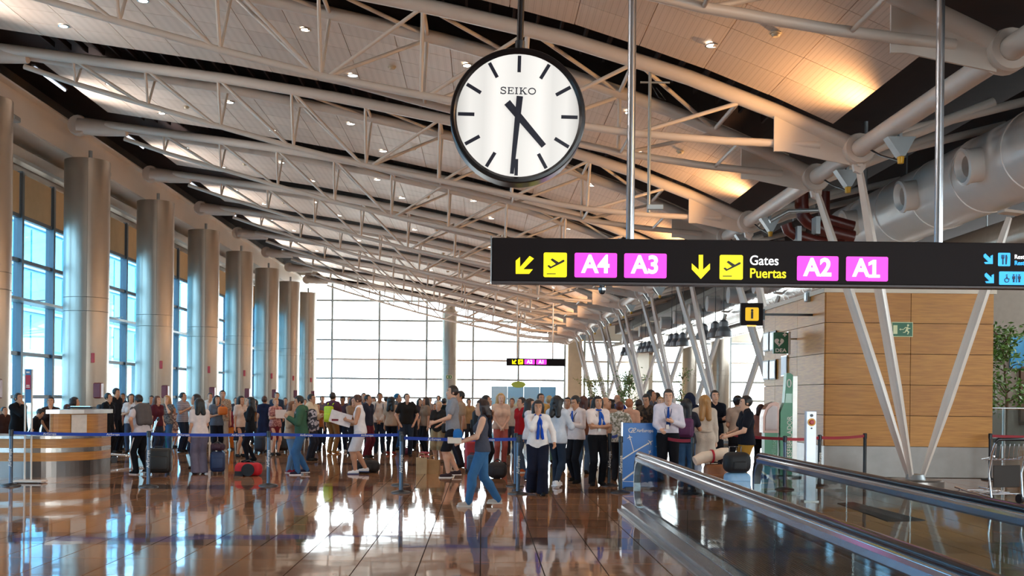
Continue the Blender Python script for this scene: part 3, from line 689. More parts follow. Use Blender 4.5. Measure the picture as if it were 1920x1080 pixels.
for cx in (1900, 1910.5):
    for pts in ([(cx - 1.3, 514.6), (cx + 1.3, 514.6), (cx + 1.3, 517.2), (cx - 1.3, 517.2)], [(cx - 2.6, 518), (cx + 2.6, 518), (cx + 2.6, 523.6), (cx + 1.4, 523.6), (cx + 1.4, 529.6), (cx - 1.4, 529.6), (cx - 1.4, 523.6), (cx - 2.6, 523.6)]): wc.front([sp(*p) for p in pts][::-1], -.014, -.006)
wc.front([sp(*p) for p in [(1904.8, 514.5), (1905.7, 514.5), (1905.7, 529.8), (1904.8, 529.8)]][::-1], -.014, -.006)
for pts in ([(1885.8, 514.8), (1888.2, 514.8), (1888.2, 517.2), (1885.8, 517.2)], [(1886, 518), (1888, 518), (1888.4, 522), (1892, 522.6), (1892, 524), (1886.6, 523.6)]): wc.front([sp(*p) for p in pts][::-1], -.014, -.006)
wc.build('washroom_symbols', SNAVY, sg)
a = sp(1887, 525.5); MB().lathe([(.02, 0), (.03, 0), (.03, .008), (.02, .008)], c=(a[0], -.004, a[1]), n=16, M=RX).build('wheelchair_wheel', SNAVY, sg)
a = sp(1901.5, 482); text('word_restaurants', 'Restaurants', .075, SWH, sg, (a[0], -.006, a[1]), align='LEFT', sx=.9)
a = sp(1901.5, 493.5); text('word_restaurantes', 'Restaurantes', .075, SBL, sg, (a[0], -.006, a[1]), bold=.0015, align='LEFT', sx=.9)
for px in (1183.5, 1766):
    x = sp(px, 440)[0]; MB().tube((x, .1, sz1 - .03), (x, .1, tz(x) + 1.6), .05, n=14).build('hanging_pole', ALU, sg)
dm = thing('dome_camera', 'small black dome camera hanging under the long gate sign', 'camera', (at(1129, 533, 13.1)[0], 13.1, sz0 - .03))
MB().lathe([(.03, .01), (.035, -.02), (.045, -.03), (.045, -.06)], n=16).build('mount', ALU, dm); MB().lathe([(.042, -.06), (.036, -.09), (.02, -.105), (0, -.11)], n=16).build('dome', BLACK, dm)
# smaller sign further down the hall
s2 = thing('gate_sign', 'small distant black gate sign for A2 and A1 in front of the end glazing', 'sign', (0, 60, 0))
MB().box((3.0, .1, 3.66), (3.3, .2, .42), ch=.01).build('cabinet', SIGNB, s2)
for x in (1.95, 3.95): MB().tube((x, .1, 3.85), (x, .1, tz(x) + 1.2), .04, n=8).build('hanging_pole', WHITE, s2)
def p2(name, pts, m, y): return MB().front(pts, y - .01, y).build(name, m, s2)
p2('arrow', [(1.66, 3.54), (1.92, 3.54), (1.86, 3.6), (1.78, 3.6), (1.92, 3.74), (1.86, 3.8), (1.72, 3.66), (1.72, 3.74), (1.66, 3.8)], SY, 0)
p2('departures_plate', rrect(2.0, 2.28, 3.53, 3.81, .03), SY, 0); p2('plane_symbol', [(2.03, 3.66), (2.08, 3.65), (2.14, 3.68), (2.08, 3.74), (2.11, 3.75), (2.2, 3.7), (2.26, 3.74), (2.26, 3.71), (2.06, 3.61)], SBK, -.012)
for x0, t_ in ((2.36, 'A2'), (3.02, 'A1')):
    p2('gate_plate', rrect(x0, x0 + .58, 3.53, 3.81, .03), SP, 0); text('gate_lettering', t_, .28, SWH, s2, (x0 + .29, -.015, 3.67), bold=.008, sx=.95)

# ------------------------------------------------------------------ oak-clad block on the right
WX0, WX1, WY0, WY1, WTOP = 7.45, 11.1, 23.2, 28.15, 4.02
bk = thing('oak_block', 'oak-panelled service block with grey marble plinth behind the slanted support', 'kiosk', (0, 0, 0))
MB().box(((WX0 + WX1) / 2 + .02, (WY0 + WY1) / 2, WTOP / 2), (WX1 - WX0 - .06, WY1 - WY0 - .06, WTOP - .02)).build('core', mat('joint_dark', '#4A2D14', .8), bk)
MARB = mat('grey_marble', '#938D88', .25, 0, .12, 2.5)
MB().box(((WX0 + WX1) / 2, (WY0 + WY1) / 2, .34), (WX1 - WX0 + .02, WY1 - WY0 + .02, .66)).build('plinth', MARB, bk)
pzs = [.675 + .67 * i for i in range(6)]
for i in range(5):
    z0, z1 = pzs[i] + .006, pzs[i + 1] - .006
    for a_, b_ in ((WX0, 9.3), (9.3, WX1)): MB().box(((a_ + b_) / 2, WY0, (z0 + z1) / 2), (b_ - a_ - .012, .04, z1 - z0)).build('oak_panel', WOOD, bk)
    for a_, b_ in ((WY0, 25.2), (25.2, 27.1), (27.1, WY1)): MB().box((WX0, (a_ + b_) / 2, (z0 + z1) / 2), (.04, b_ - a_ - .012, z1 - z0)).build('oak_panel', WOOD, bk)
MB().box(((WX0 + WX1) / 2, (WY0 + WY1) / 2, WTOP + .04), (WX1 - WX0 + .1, WY1 - WY0 + .1, .1)).build('roof_slab', PLASTER, bk)
GRN = mat('sign_green', '#12633F', .4, 0, .02); CRM = mat('photolum_cream', '#E4E8B8', .5, 0, 0)
# exit sign on the front
ex = thing('exit_sign', 'green running-man exit sign on the oak block', 'sign', (at(1690, 618, WY0)[0], WY0 - .045, at(1690, 618, WY0)[1]))
MB().box((0, 0, 0), (.46, .02, .32)).build('border', CRM, ex); MB().box((0, -.012, 0), (.43, .01, .29)).build('field', GRN, ex)
b = MB(); Fm = lambda l: b.front(l[::-1], -.022, -.016)
Fm([(-.2, .09), (-.11, .09), (-.11, -.1), (-.2, -.1)]); Fm([(-.07, 0), (-.04, .025), (-.04, .008), (.03, .008), (.03, -.008), (-.04, -.008), (-.04, -.025)])
Fm([(.105, .06), (.135, .07), (.145, .1), (.12, .115), (.095, .1)]); Fm([(.06, .05), (.12, .055), (.135, .03), (.17, .03), (.17, .012), (.128, .01), (.115, -.02), (.15, -.05), (.12, -.11), (.1, -.105), (.12, -.06), (.09, -.035), (.06, -.07), (.01, -.075), (.01, -.058), (.05, -.052), (.085, .03), (.06, .03), (.04, .005), (.025, .015)])
b.build('running_figure', CRM, ex)
# notice frames on the side of the block
for px, py in ((1430, 641), (1443, 639), (1431, 694), (1445, 693)):
    Y = 27.82 if px < 1440 else 27.18; z = at(px, py, Y)[1]
    nf = thing('notice_frame', {1430: 'upper black-framed notice further along the oak block side', 1443: 'upper black-framed notice nearer the defibrillator sign', 1431: 'lower black-framed notice further along the oak block side', 1445: 'lower black-framed notice nearer the defibrillator sign'}[px], 'notice', (WX0 - .05, Y, z), 0, 'framed notices on the oak block')
    MB().box((0, 0, 0), (.03, .56, .5)).build('frame', BLACK, nf); MB().box((-.018, 0, 0), (.01, .48, .43)).build('sheet', mat('notice_sheet', '#C9CDD2', .3, 0, .25, 9), nf)
ed = thing('white_notice', 'plain pale notice sheet below the defibrillator sign', 'notice', (WX0 - .04, 26.2, at(1467, 686, 26.2)[1]))
MB().box((0, 0, 0), (.02, .5, .5)).build('frame', ALU, ed); MB().box((-.012, 0, 0), (.01, .46, .46)).build('sheet', mat('pale_blue_sheet', '#C3CCDA', .4), ed)
# DEA flag sign, information sign
Yd = 25.2; a = at(1464, 643, Yd)
de = thing('defibrillator_sign', 'green projecting DEA sign with white heart on the oak block', 'sign', (a[0], Yd, a[1]))
MB().box((0, .04, 0), (.34, .08, .5)).build('panel', GRN, de); MB().box((.2, .04, 0), (.06, .12, .54)).build('mount', ALU, de)
MB().tube((.2, .04, .1), (WX0 - a[0] + .01, .04, .1), .02, n=8).build('arm', ALU, de)
b = MB(); hp = []
for i in range(28):
    t = 2 * math.pi * i / 28; hp.append((-.04 + .0069 * 16 * math.sin(t) ** 3, .02 + .0069 * (13 * math.cos(t) - 5 * math.cos(2 * t) - 2 * math.cos(3 * t) - math.cos(4 * t))))
b.front(hp, -.01, 0); b.build('heart', WHITEEMIT if False else mat('sign_plain_white', '#F1E9E0', .5, 0, 0), de)
PW = MATS['sign_plain_white']
MB().front([(-.03, .09), (-.07, .0), (-.04, .0), (-.06, -.07), (.0, .03), (-.03, .03), (.0, .09)], -.014, -.01).build('bolt_symbol', GRN, de)
MB().front([(.075, .15), (.105, .15), (.105, .18), (.135, .18), (.135, .21), (.105, .21), (.105, .24), (.075, .24), (.075, .21), (.045, .21), (.045, .18), (.075, .18)][::-1], -.01, 0).build('cross_symbol', PW, de)
text('lettering', 'DEA', .12, PW, de, (0, -.006, -.18), bold=.002, sx=1.15)
Yi = 24.0; a = at(1410, 589, Yi)
inf = thing('information_sign', 'square black sign with yellow letter i projecting from the oak block', 'sign', (a[0], Yi, a[1]))
MB().box((0, .05, 0), (.5, .1, .5)).build('cabinet', SIGNB, inf); MB().front(rrect(-.15, .15, -.15, .15, .03), -.006, 0).build('yellow_plate', mat('sign_amber', '#D9A90F', emit=.75), inf)
text('letter_i', 'i', .3, SBK, inf, (0, -.009, 0), bold=.012); MB().box((.27, .06, .0), (.06, .06, .24)).build('mount', BLACK, inf)
MB().box(((WX0 - a[0] + .3) / 2, .06, 0), (WX0 - a[0] - .3, .05, .05)).build('arm', BLACK, inf); MB().box((-.0, .05, -.26), (.2, .08, .02)).build('underlight', mat('amber_lamp', '#FFB54A', emit=3.), inf)
bx = thing('wall_box', 'small grey box near the top of the oak block side', 'box', (WX0 - .06, 24.3, at(1513, 556, 24.3)[1])); MB().box((0, 0, 0), (.1, .2, .24), ch=.015).build('casing', GREYMETAL, bx); MB().box((-.055, 0, 0), (.01, .14, .17)).build('cover', ALU, bx)
# defibrillator totem
tt = thing('defibrillator_totem', 'tall green defibrillator totem with vertical white lettering beside oak block', 'totem', (6.55, 23.0, 0))
TG = mat('totem_green', '#0F7A4C', .35, 0, .04)
MB().lathe([(0, 0), (.34, 0), (.34, .03), (0, .05)], n=24).build('base', STEELDK, tt)
MB().front([(-.14, .05), (.12, .05), (.12, 2.2), (.06, 2.24), (-.02, 2.24), (-.06, 1.6), (-.14, 1.4)], -.1, .1).build('body', TG, tt)
MB().box((.17, .02, 1.1), (.1, .22, 2.15)).build('side_trim', STEELDK, tt)
MB().front([(-.045, 1.6), (.1, 1.6), (.1, 1.8), (-.03, 1.8)], -.112, -.1).build('pale_patch', mat('mint', '#BFE6D6', .4), tt)
text('word_desfibrilador', 'DESFIBRILADOR', .15, PW, tt, (.06, -.104, .82), rot=(math.pi / 2, -math.pi / 2, 0), sx=.92, extr=.003)
MB().path([(.035 + .04 * math.cos(q_), -.104, 2.02 + .08 * math.sin(q_)) for q_ in [6.2832 * i / 16 for i in range(16)]], .012, 6, closed=True).build('oval_mark', PW, tt)
dc = MB(); 
MB().front([(-.5, .95), (-.16, .95), (-.16, 1.6), (-.26, 1.62), (-.38, 1.57), (-.46, 1.45), (-.5, 1.3)], -.05, .25).build('cabinet', mat('cabinet_bronze', '#7A5548', .25, .3), tt)
MB().front([(-.45, 1.0), (-.2, 1.0), (-.2, 1.52), (-.3, 1.54), (-.4, 1.45), (-.45, 1.3)], -.07, -.05).build('door_glass', mat('smoked_pane', '#8C6A60', .08), tt)
MB().front([(-.46, .05), (-.18, .05), (-.18, .95), (-.46, .95)], -.04, .2).build('cabinet_stand', TG, tt)
text('word_defibrillator', 'Defibrillator', .13, mat('pale_green_print', '#8FC7AC', .5, 0, 0), tt, (-.26, -.046, .5), rot=(math.pi / 2, -math.pi / 2, 0), extr=.003)

# ------------------------------------------------------------------ air ducts, service pipes
DUCT = mat('white_duct', '#EFE8E2', .25, 0, .03, 2)
dt = thing('air_duct', 'big white round ventilation duct with nozzles hanging on the right', 'duct', (10.3, 0, 6.32))
MB().lathe([(0, -15.0), (.78, -15), (.78, 12.3), (.74, 12.7), (.58, 13.0), (.3, 13.15), (0, 13.2)], n=40, c=(0, 17.6, 0), M=Matrix.Rotation(-math.pi / 2, 3, 'X')).build('duct_run', DUCT, dt)
ring = None
for y in [5 + 2.1 * i for i in range(12)]:
    if ring is None: ring = MB().lathe([(.78, -.035), (.8, -.03), (.8, .03), (.78, .035)], n=40, M=RX).build('joint_ring', DUCT, dt, (0, y, 0))
    else: inst('joint_ring', ring, dt, (0, y, 0))
nz = None
RYm = Matrix.Rotation(math.radians(-99), 3, 'Y')
for px, py in ((1815, 287), (1696, 350), (1588, 397)):
    Y = 9.35 * F_PX / uv(px, py)[0]
    if nz is None:
        nz = MB().lathe([(.33, -.2), (.33, .38), (.36, .38), (.36, .44), (.30, .46), (.2, .36), (.19, .1), (0, .1)], n=28, M=RYm).build('nozzle', DUCT, dt, (-.62, Y, -.05))
        nh = MB().lathe([(.185, .16), (0, .16)], n=20, M=RYm).build('nozzle_throat', mat('throat_dark', '#3C3531', .6), dt, (-.62, Y, -.05))
    else: inst('nozzle', nz, dt, (-.62, Y, -.05)); inst('nozzle_throat', nh, dt, (-.62, Y, -.05))
for y in (8, 14, 20, 26): MB().tube((0, y, .75), (0, y, 1.95), .02, n=6).build('hanger', GREYMETAL, dt)
d2 = thing('air_duct', 'lower round ventilation duct running beside the big white duct', 'duct', (13.2, 0, 5.75))
MB().tube((0, 3, 0), (0, 32, 0), .5, n=28).build('duct_run', mat('grey_duct', '#B7A595', .25, .2), d2)
for y in (10, 16, 22, 28): MB().tube((0, y, .45), (0, y, 2.5), .02, n=6).build('hanger', GREYMETAL, d2)
d3 = thing('foil_duct', 'long foil-wrapped silver duct receding above the slanted supports', 'duct', (11.0, 0, 5.6))
FOIL = mat('foil', '#E6E4E2', .16, .85, .03, 4, .8, 5)
MB().tube((0, 33, 0), (0, 88, 0), .6, n=24).build('foil_run', FOIL, d3)
MB().tube((2.0, 33, -.3), (2.0, 88, -.3), .35, n=18).build('side_run', FOIL, d3)
nb = None
for y in [35 + 4.07 * i for i in range(11)]:
    if nb is None: nb = MB().lathe([(.34, -.1), (.34, .45), (.0, .45)], n=20, M=Matrix.Rotation(-math.pi / 2, 3, 'Y')).build('branch_drum', DUCT, d3, (-.65, y, .3))
    else: inst('branch_drum', nb, d3, (-.65, y, .3))
for y in (38, 48, 58, 68, 78): MB().tube((0, y, .5), (0, y, 2.6), .02, n=6).build('hanger', GREYMETAL, d3)
pp = thing('service_pipes', 'dark red service pipes with elbows beside the end of the white duct', 'pipes', (0, 0, 0))
def pxp(pts, Y): return [(at(x, y, Y)[0], Y, at(x, y, Y)[1]) for x, y in pts]
MB().path(pxp([(1503, 350), (1503, 385), (1506, 405), (1515, 415), (1545, 432), (1600, 445)], 25.5), .16, 12).build('pipe', MAROON, pp)
MB().path(pxp([(1545, 360), (1545, 400), (1552, 412), (1600, 425)], 26.2), .14, 12).build('pipe', MAROON, pp)
MB().path(pxp([(1474, 420), (1478, 432), (1490, 440), (1530, 452), (1580, 460)], 24.8), .13, 12).build('pipe', MAROON, pp)
for p in pxp([(1530, 424), (1495, 442)], 24.7): MB().box(p, (.1, .34, .4)).build('clamp', GREYMETAL, pp)
MB().path(pxp([(1443, 415), (1478, 396), (1545, 394)], 24.5), .06, 4).build('cable_tray', GREYMETAL, pp)
MB().tube((9.0, 25.2, 6.3), (9.0, 25.2, 8.3), .05, n=8).build('hanger', GREYMETAL, pp)
rp0 = None
for k in range(-1, 8):
    for s in (-1, 1):
        lab = 'white cross pipe from edge tube towards the ducts, %s from the camera' % ORDN[2 * (k + 1) + (s > 0)]
        if rp0 is None:
            rp0 = thing('cross_pipe', lab, 'pipe', (0, zc(k) + s * 1.27, 0), 0, 'cross pipes beyond the edge tube'); r = rp0
            MB().tube((7.15, 0, 6.3), (9.4, 0, 7.2), .1, n=12).build('lower_pipe', WHITE, rp0); MB().tube((7.15, 0, 6.5), (12.8, 0, 7.95), .085, n=12).build('upper_pipe', WHITE, rp0)
        else: r = dup(rp0, (0, zc(k) + s * 1.27, 0), label=lab)
# pendant lamps further down on the right
BELL = mat('bell_grey', '#75787C', .3, .4)
pn0 = None; pni = 0
for px, py, Y in ((1357, 615, 38), (1341, 618, 39), (1319, 622, 40), (1280, 636, 48), (1268, 637, 49), (1259, 638, 50), (1226, 649, 58), (1217, 650, 59.5), (1210, 651, 61), (1203, 652, 62.5), (1186, 657, 73), (1178, 658, 74.5), (1170, 659, 76)):
    x, z = at(px, py, Y)
    if pn0 is None:
        pn0 = thing('pendant_lamp', 'grey bell-shaped pendant lamp', 'lamp', (x, Y, z)); r = pn0
        MB().lathe([(.3, -.3), (.27, -.12), (.17, .05), (.15, .22), (.06, .3), (.0, .32)], n=20).build('bell_shade', BELL, pn0)
        MB().lathe([(.24, -.26), (0, -.26)], n=16).build('bulb', mat('pendant_glow', '#FFB65C', emit=2.2), pn0)
        MB().tube((0, 0, .3), (0, 0, 8.3 - z), .012, n=5).build('cord', BLACK, pn0)
    else: r = dup(pn0, (x, Y, z))
    pni += 1; r['label'] = 'grey bell-shaped pendant lamp, %s along from the information sign' % ORDN[pni - 1]
    r['group'] = 'bell pendant lamps'
# high trim where arms and pipes end
struct(MB().box((11.1, 37, 7.45), (.5, 101, 1.0)).build('trim_1', mat('dark_beam', '#3B2A24', .6)))
# ------------------------------------------------------------------ outside, beyond the left glazing
ob = thing('glass_building', 'blue-tinted glass building seen through the side windows', 'building', (-34, 0, 0))
MB().box((-6, 82, 9.5), (12, 76, 10)).build('body', mat('facade_blue', '#5FA6CC', .15, .1, .12, .4), ob)
fp = None; FPM = mat('facade_pane', '#8CC6E2', .06, .2, .2, .3)
for i in range(25):
    for j in range(3):
        if fp is None: fp = MB().box((0, 0, 0), (.08, 2.7, 2.6)).build('pane', FPM, ob, (.04, 45.5 + i * 3, 6.2 + j * 3.2))
        else: inst('pane', fp, ob, (.04, 45.5 + i * 3, 6.2 + j * 3.2))
for i in range(9): MB().tube((-1.5, 46 + i * 9, -.35), (-1.5, 46 + i * 9, 4.6), .35, n=10).build('pillar', CONCRETE, ob)
for j in range(4): MB().box((.12, 82, 4.6 + j * 3.2), (.2, 76, .22)).build('floor_band', mat('facade_band', '#D6E2E8', .5), ob)

# ------------------------------------------------------------------ check-in desk on the left
dk = thing('check_in_desk', 'curved oak and steel check-in desk with raised counter', 'desk', (0, 0, 0))
def desk_outline(inset=0.):
    # front runs towards +x then curves away from the camera at the end
    pts = [(-13.0, 20.75), (-9.3, 20.72)]
    for i in range(21):
        t = -90 + 90 * i / 20; pts.append((-8.95 + (1.18) * math.cos(math.radians(t)) * 1.0, 21.9 + 1.18 * math.sin(math.radians(t))))
    pts.append((-7.77, 22.35)); 
    return [(x - inset * (.6 if i > 9 else 0), y + inset) for i, (x, y) in enumerate(pts)]
def band(name, z0, z1, inset, m, lo=0, th=.12):
    o = desk_outline(inset)[lo:]; b = MB()
    for (xa, ya), (xb, yb) in zip(o, o[1:]):
        d = Vector((xb - xa, yb - ya)).normalized(); n_ = Vector((-d.y, d.x)) * th
        b.prism([(xa, ya), (xb, yb), (xb + n_.x, yb + n_.y), (xa + n_.x, ya + n_.y)], z0, z1, lambda u, v, t: (u, v, t))
    return b.build(name, m, dk)
STB = mat('desk_steel', '#A89E96', .2, .75, .05, 6)
band('plinth', 0, .31, .02, mat('desk_plinth', '#6E6560', .22, .7, .05, 6)); band('oak_band', .31, .48, 0, WOODCTR); band('steel_band', .48, .57, -.01, STB); band('oak_band', .57, .75, 0, WOODCTR); band('worktop_edge', .75, .8, -.04, STB)
b = MB(); o = desk_outline(0); poly_ = o + [(-8.6, 22.35), (-9.4, 21.75), (-13.0, 21.75)]
b.prism(poly_, .78, .81, lambda u, v, t: (u, v, t)); b.build('worktop', mat('desk_top', '#B9B2AA', .3, .3), dk)
ua = [(-8.95 + 1.1 * math.cos(math.radians(t)), 21.9 + 1.1 * math.sin(math.radians(t))) for t in range(-64, 1, 4)] + [(-7.85, 22.35)]
b = MB()
for (xa, ya), (xb, yb) in zip(ua, ua[1:]):
    d = Vector((xb - xa, yb - ya)).normalized(); n_ = Vector((-d.y, d.x)) * .06
    b.prism([(xa, ya), (xb, yb), (xb + n_.x, yb + n_.y), (xa + n_.x, ya + n_.y)], .81, 1.24, lambda u, v, t: (u, v, t))
b.build('upper_panel', WOODCTR, dk); MB().box((ua[0][0] + .03, ua[0][1] + .4, 1.025), (.05, .8, .43)).build('upper_end_panel', WOODCTR, dk)
ut = [(-8.95 + 1.2 * math.cos(math.radians(t)), 21.9 + 1.2 * math.sin(math.radians(t))) for t in (-68, -56, -44, -32, -20, -10, 0)] + [(-7.75, 22.4)]
MB().prism(ut + [(-8.2, 22.4), (-8.25, 21.9), (-8.5, 21.6)], 1.24, 1.32, lambda u, v, t: (u, v, t)).build('counter_top', mat('counter_alu', '#CFCBC6', .3, .6), dk)
MB().box((-8.03, 21.27, 1.04), (.34, .012, .36), Matrix.Rotation(.95, 3, 'Z')).build('taped_notice', mat('paper_white', '#D8CFC6', .6, 0, .08, 12), dk)
mo = thing('flat_monitor', 'thin dark monitor lying back on the raised counter', 'monitor', (-8.15, 21.75, 1.325)); MB().box((0, 0, .03), (.5, .25, .04), ch=.01).build('screen_case', BLACK, mo); MB().box((0, -.05, .055), (.4, .12, .012)).build('glass_top', CHROME, mo)
# display stand of two tubes
a = ground(52, 905); ds = thing('tube_display_stand', 'slim white two-tube stand with blue and red poster strip', 'stand', (a[0], a[1], 0))
for s in (-.055, .055):
    MB().tube((s * 1.1, 0, .05), (s * 1.1, 0, 2.08), .018, n=8).build('upright', WHITE, ds)
MB().box((.05, 0, .03), (.52, .3, .035), ch=.01).build('base', WHITE, ds)
for x in (-.15, .25): MB().lathe([(0, -.02), (.02, -.02), (.02, .02), (0, .02)], n=8, M=RX, c=(x, -.12, .012)).build('castor', BLACK, ds)
pb_ = mat('poster_blue', '#3E7FB8', .4); MB().box((0, -.02, 1.77), (.1, .012, .62)).build('poster', pb_, ds); MB().box((0, -.03, 1.84), (.09, .01, .26)).build('red_block', mat('poster_red', '#B4213A', .4), ds)
MB().box((0, -.037, 2.02), (.06, .006, .03)).box((0, -.037, 1.78), (.06, .006, .02)).box((0, -.037, 1.75), (.07, .006, .015)).build('poster_print', PW, ds)

# ------------------------------------------------------------------ queue barriers
POST = mat('post_steel', '#46505E', .28, .6, .04); BELTB = mat('belt_blue', '#163C9C', .6, 0, .06, 30); BELTR = mat('belt_red', '#9E1426', .6, 0, .06, 30)
def barrier(px, py, label, dark=False, vendor=True, group='retractable belt posts'):
    x, y = ground(px, py); t = thing('barrier_post', label, 'barrier post', (x, y, 0), 0, group)
    MB().lathe([(0, 0), (.175, 0), (.175, .012), (.15, .025), (.05, .045), (.04, .05)], n=28).build('base', BLACK if dark else RUBBER, t)
    MB().lathe([(.033, .04), (.033, .9)], n=18).build('tube', BLACK if dark else POST, t)
    MB().lathe([(.033, .88), (.04, .885), (.04, .985), (.03, .995), (0, .995)], n=18).build('cassette', BLACK, t)
    if vendor: text('post_lettering', 'AirEuropa', .075, PW, t, (0, -.036, .5), rot=(math.pi / 2, -math.pi / 2, 0), extr=.002)
    return (x, y)
def belt(p, q_, label, m, sag=.02, words=True, name='belt_strip', z=.94):
    d = Vector((q_[0] - p[0], q_[1] - p[1])); L_ = d.length; n_ = Vector((-d.y, d.x)) / L_ * .002; b = MB(); N_ = 10
    t = thing(name, label, 'belt', (0, 0, 0))
    for i in range(N_):
        for tt in (0,):
            u0, u1 = i / N_, (i + 1) / N_; z0 = z - sag * 4 * u0 * (1 - u0); z1 = z - sag * 4 * u1 * (1 - u1)
            A = Vector(p) + d * u0; B = Vector(p) + d * u1
            b.add([(A.x - n_.x, A.y - n_.y, z0 - .028), (B.x - n_.x, B.y - n_.y, z1 - .028), (B.x - n_.x, B.y - n_.y, z1 + .028), (A.x - n_.x, A.y - n_.y, z0 + .028),
                   (A.x + n_.x, A.y + n_.y, z0 - .028), (B.x + n_.x, B.y + n_.y, z1 - .028), (B.x + n_.x, B.y + n_.y, z1 + .028), (A.x + n_.x, A.y + n_.y, z0 + .028)],
                  [(0, 1, 2, 3), (7, 6, 5, 4), (3, 2, 6, 7), (0, 4, 5, 1)])
    b.build('webbing', m, t)
    if words:
        for u in (.28, .74):
            A = Vector(p) + d * u; zz = z - sag * 4 * u * (1 - u)
            text('belt_lettering', 'AirEuropa', .055, PW, t, (A.x, A.y - .006, zz), rot=(math.pi / 2, 0, math.atan2(d.y, d.x)), extr=.001)
    return t
B1 = barrier(20, 911, 'black belt post beside the slim display stand'); B2 = barrier(278, 913, 'steel belt post in front of the man with the grey sweater')
B3 = barrier(503, 911, 'steel belt post between the red duffel bag and the embracing couple'); B4 = barrier(752, 924, 'nearer of two steel belt posts beside the man in white'); B4b = barrier(751, 910, 'further of two steel belt posts beside the man in white', vendor=False)
B5 = barrier(971, 926, 'steel belt post beside the woman covering her mouth'); B5b = barrier(966, 912, 'further steel belt post behind the one by the woman covering her mouth', vendor=False)
belt(B1, B2, 'blue belt stretched in front of the check-in desk', BELTB); belt(B2, B3, 'blue belt passing the red duffel bag', BELTB); belt(B3, B4b, 'blue belt passing the man in white', BELTB); belt(B4, B5, 'blue belt passing behind the walking woman in jeans', BELTB)
B6 = barrier(1163, 924, 'dark belt post at the edge of the blue airline board', True); B6b = barrier(1142, 911, 'dark belt post behind the one at the blue airline board', True)
B7 = barrier(1298, 927, 'dark belt post in front of the woman in the beige trench coat', True, False); belt(B6b, (2.62, 20.6), 'short blue belt behind the blue airline board', BELTB, words=False)
belt((3.35, 19.2), B7, 'red belt from the airline board to the dark post', BELTR, words=False)
B8 = barrier(1471, 918, 'steel belt post in front of the defibrillator totem', False, False); B9 = barrier(1536, 912, 'dark belt post just behind the white control pillar', True); B10 = barrier(1621, 903, 'dark belt post between control pillar and slanted support', True, False)
belt(B8, B9, 'red belt between totem and control pillar', BELTR, words=False); belt(B9, B10, 'red belt ending by the slanted support', BELTR, words=False); belt((5.1, 22.3), B8, 'red belt leading away past the totem', BELTR, words=False)
B11 = barrier(1856, 900, 'dark belt post behind the luggage trolley', True, False); belt(B11, (B11[0] + 3, B11[1]), 'red belt leading off beyond the luggage trolley', BELTR, words=False)

# ------------------------------------------------------------------ airline board
a = ground(1202, 917); ab = thing('airline_board', 'blue airline board with white aeroplanes and flight paths', 'sign board', (a[0], a[1], 0))
ABL = mat('board_blue', '#1F6FC0', .35, 0, .05, 2)
MB().box((0, .03, .61), (.7, .06, 1.2), ch=.008).build('panel', ABL, ab); MB().box((-.36, .03, .61), (.03, .07, 1.22)).box((.36, .03, .61), (.02, .07, 1.22)).build('side_rail', ALU, ab)
text('airline_name', 'AirEuropa', .082, PW, ab, (.06, -.004, 1.07), bold=.0015, sx=.9, extr=.002)
lb = MB()
def stroke2(pts, w_, b=lb, y=-.004):
    for (x0, z0), (x1, z1) in zip(pts, pts[1:]):
        L_ = math.hypot(x1 - x0, z1 - z0) or 1; nx, nz_ = -(z1 - z0) / L_ * w_, (x1 - x0) / L_ * w_
        b.front([(x0 - nx, z0 - nz_), (x1 - nx, z1 - nz_), (x1 + nx, z1 + nz_), (x0 + nx, z0 + nz_)], y - .002, y + .002)
stroke2([(-.19 + .05 * math.cos(t / 10 * 6.28), 1.075 + .042 * math.sin(t / 10 * 6.28)) for t in range(1, 11)], .006); stroke2([(-.2, 1.035), (-.16, 1.09), (-.12, 1.12), (-.1, 1.1), (-.13, 1.075), (-.17, 1.07)], .006); stroke2([(-.15, 1.035), (-.11, 1.04)], .006)
lb.build('airline_emblem', PW, ab)
b = MB()
for pts, w_ in (([(-.21, .93), (-.14, .68)], .006), ([(-.34, .55), (-.14, .68), (.13, .84)], .011), ([(.07, .52), (.15, .67)], .004), ([(.28, .76), (.31, .5)], .004), ([(-.34, .16), (-.02, .4), (.2, .62)], .014), ([(-.34, .14), (.0, .13)], .004)): stroke2(pts, w_, b)
b.build('flight_path', PW, ab)
def aero(cx, cz, ang, s):
    P = [(0, 1), (.12, .7), (.12, .25), (.9, -.2), (.9, -.38), (.12, -.15), (.1, -.6), (.35, -.82), (.35, -.95), (0, -.85)]
    P = P + [(-x, z) for x, z in P[::-1][1:-1]]; c_, s_ = math.cos(ang), math.sin(ang)
    return MB().front([(cx + s * (x * c_ - z * s_), cz + s * (x * s_ + z * c_)) for x, z in P][::-1], -.008, -.002).build('aeroplane_print', PW, ab)
aero(-.22, .95, .25, .05); aero(.16, .86, -1.0, .055); aero(.155, .69, -.6, .035); aero(.28, .79, .1, .028)
MB().lathe([(.03, 0), (.034, 0), (.034, .003), (.03, .003)], n=16, M=RX, c=(.24, -.001, 1.08)).build('alliance_ring', mat('board_pale', '#5C9AD8', .4), ab)
MB().box((0, .06, .02), (.6, .34, .04)).build('foot', BLACK, ab)

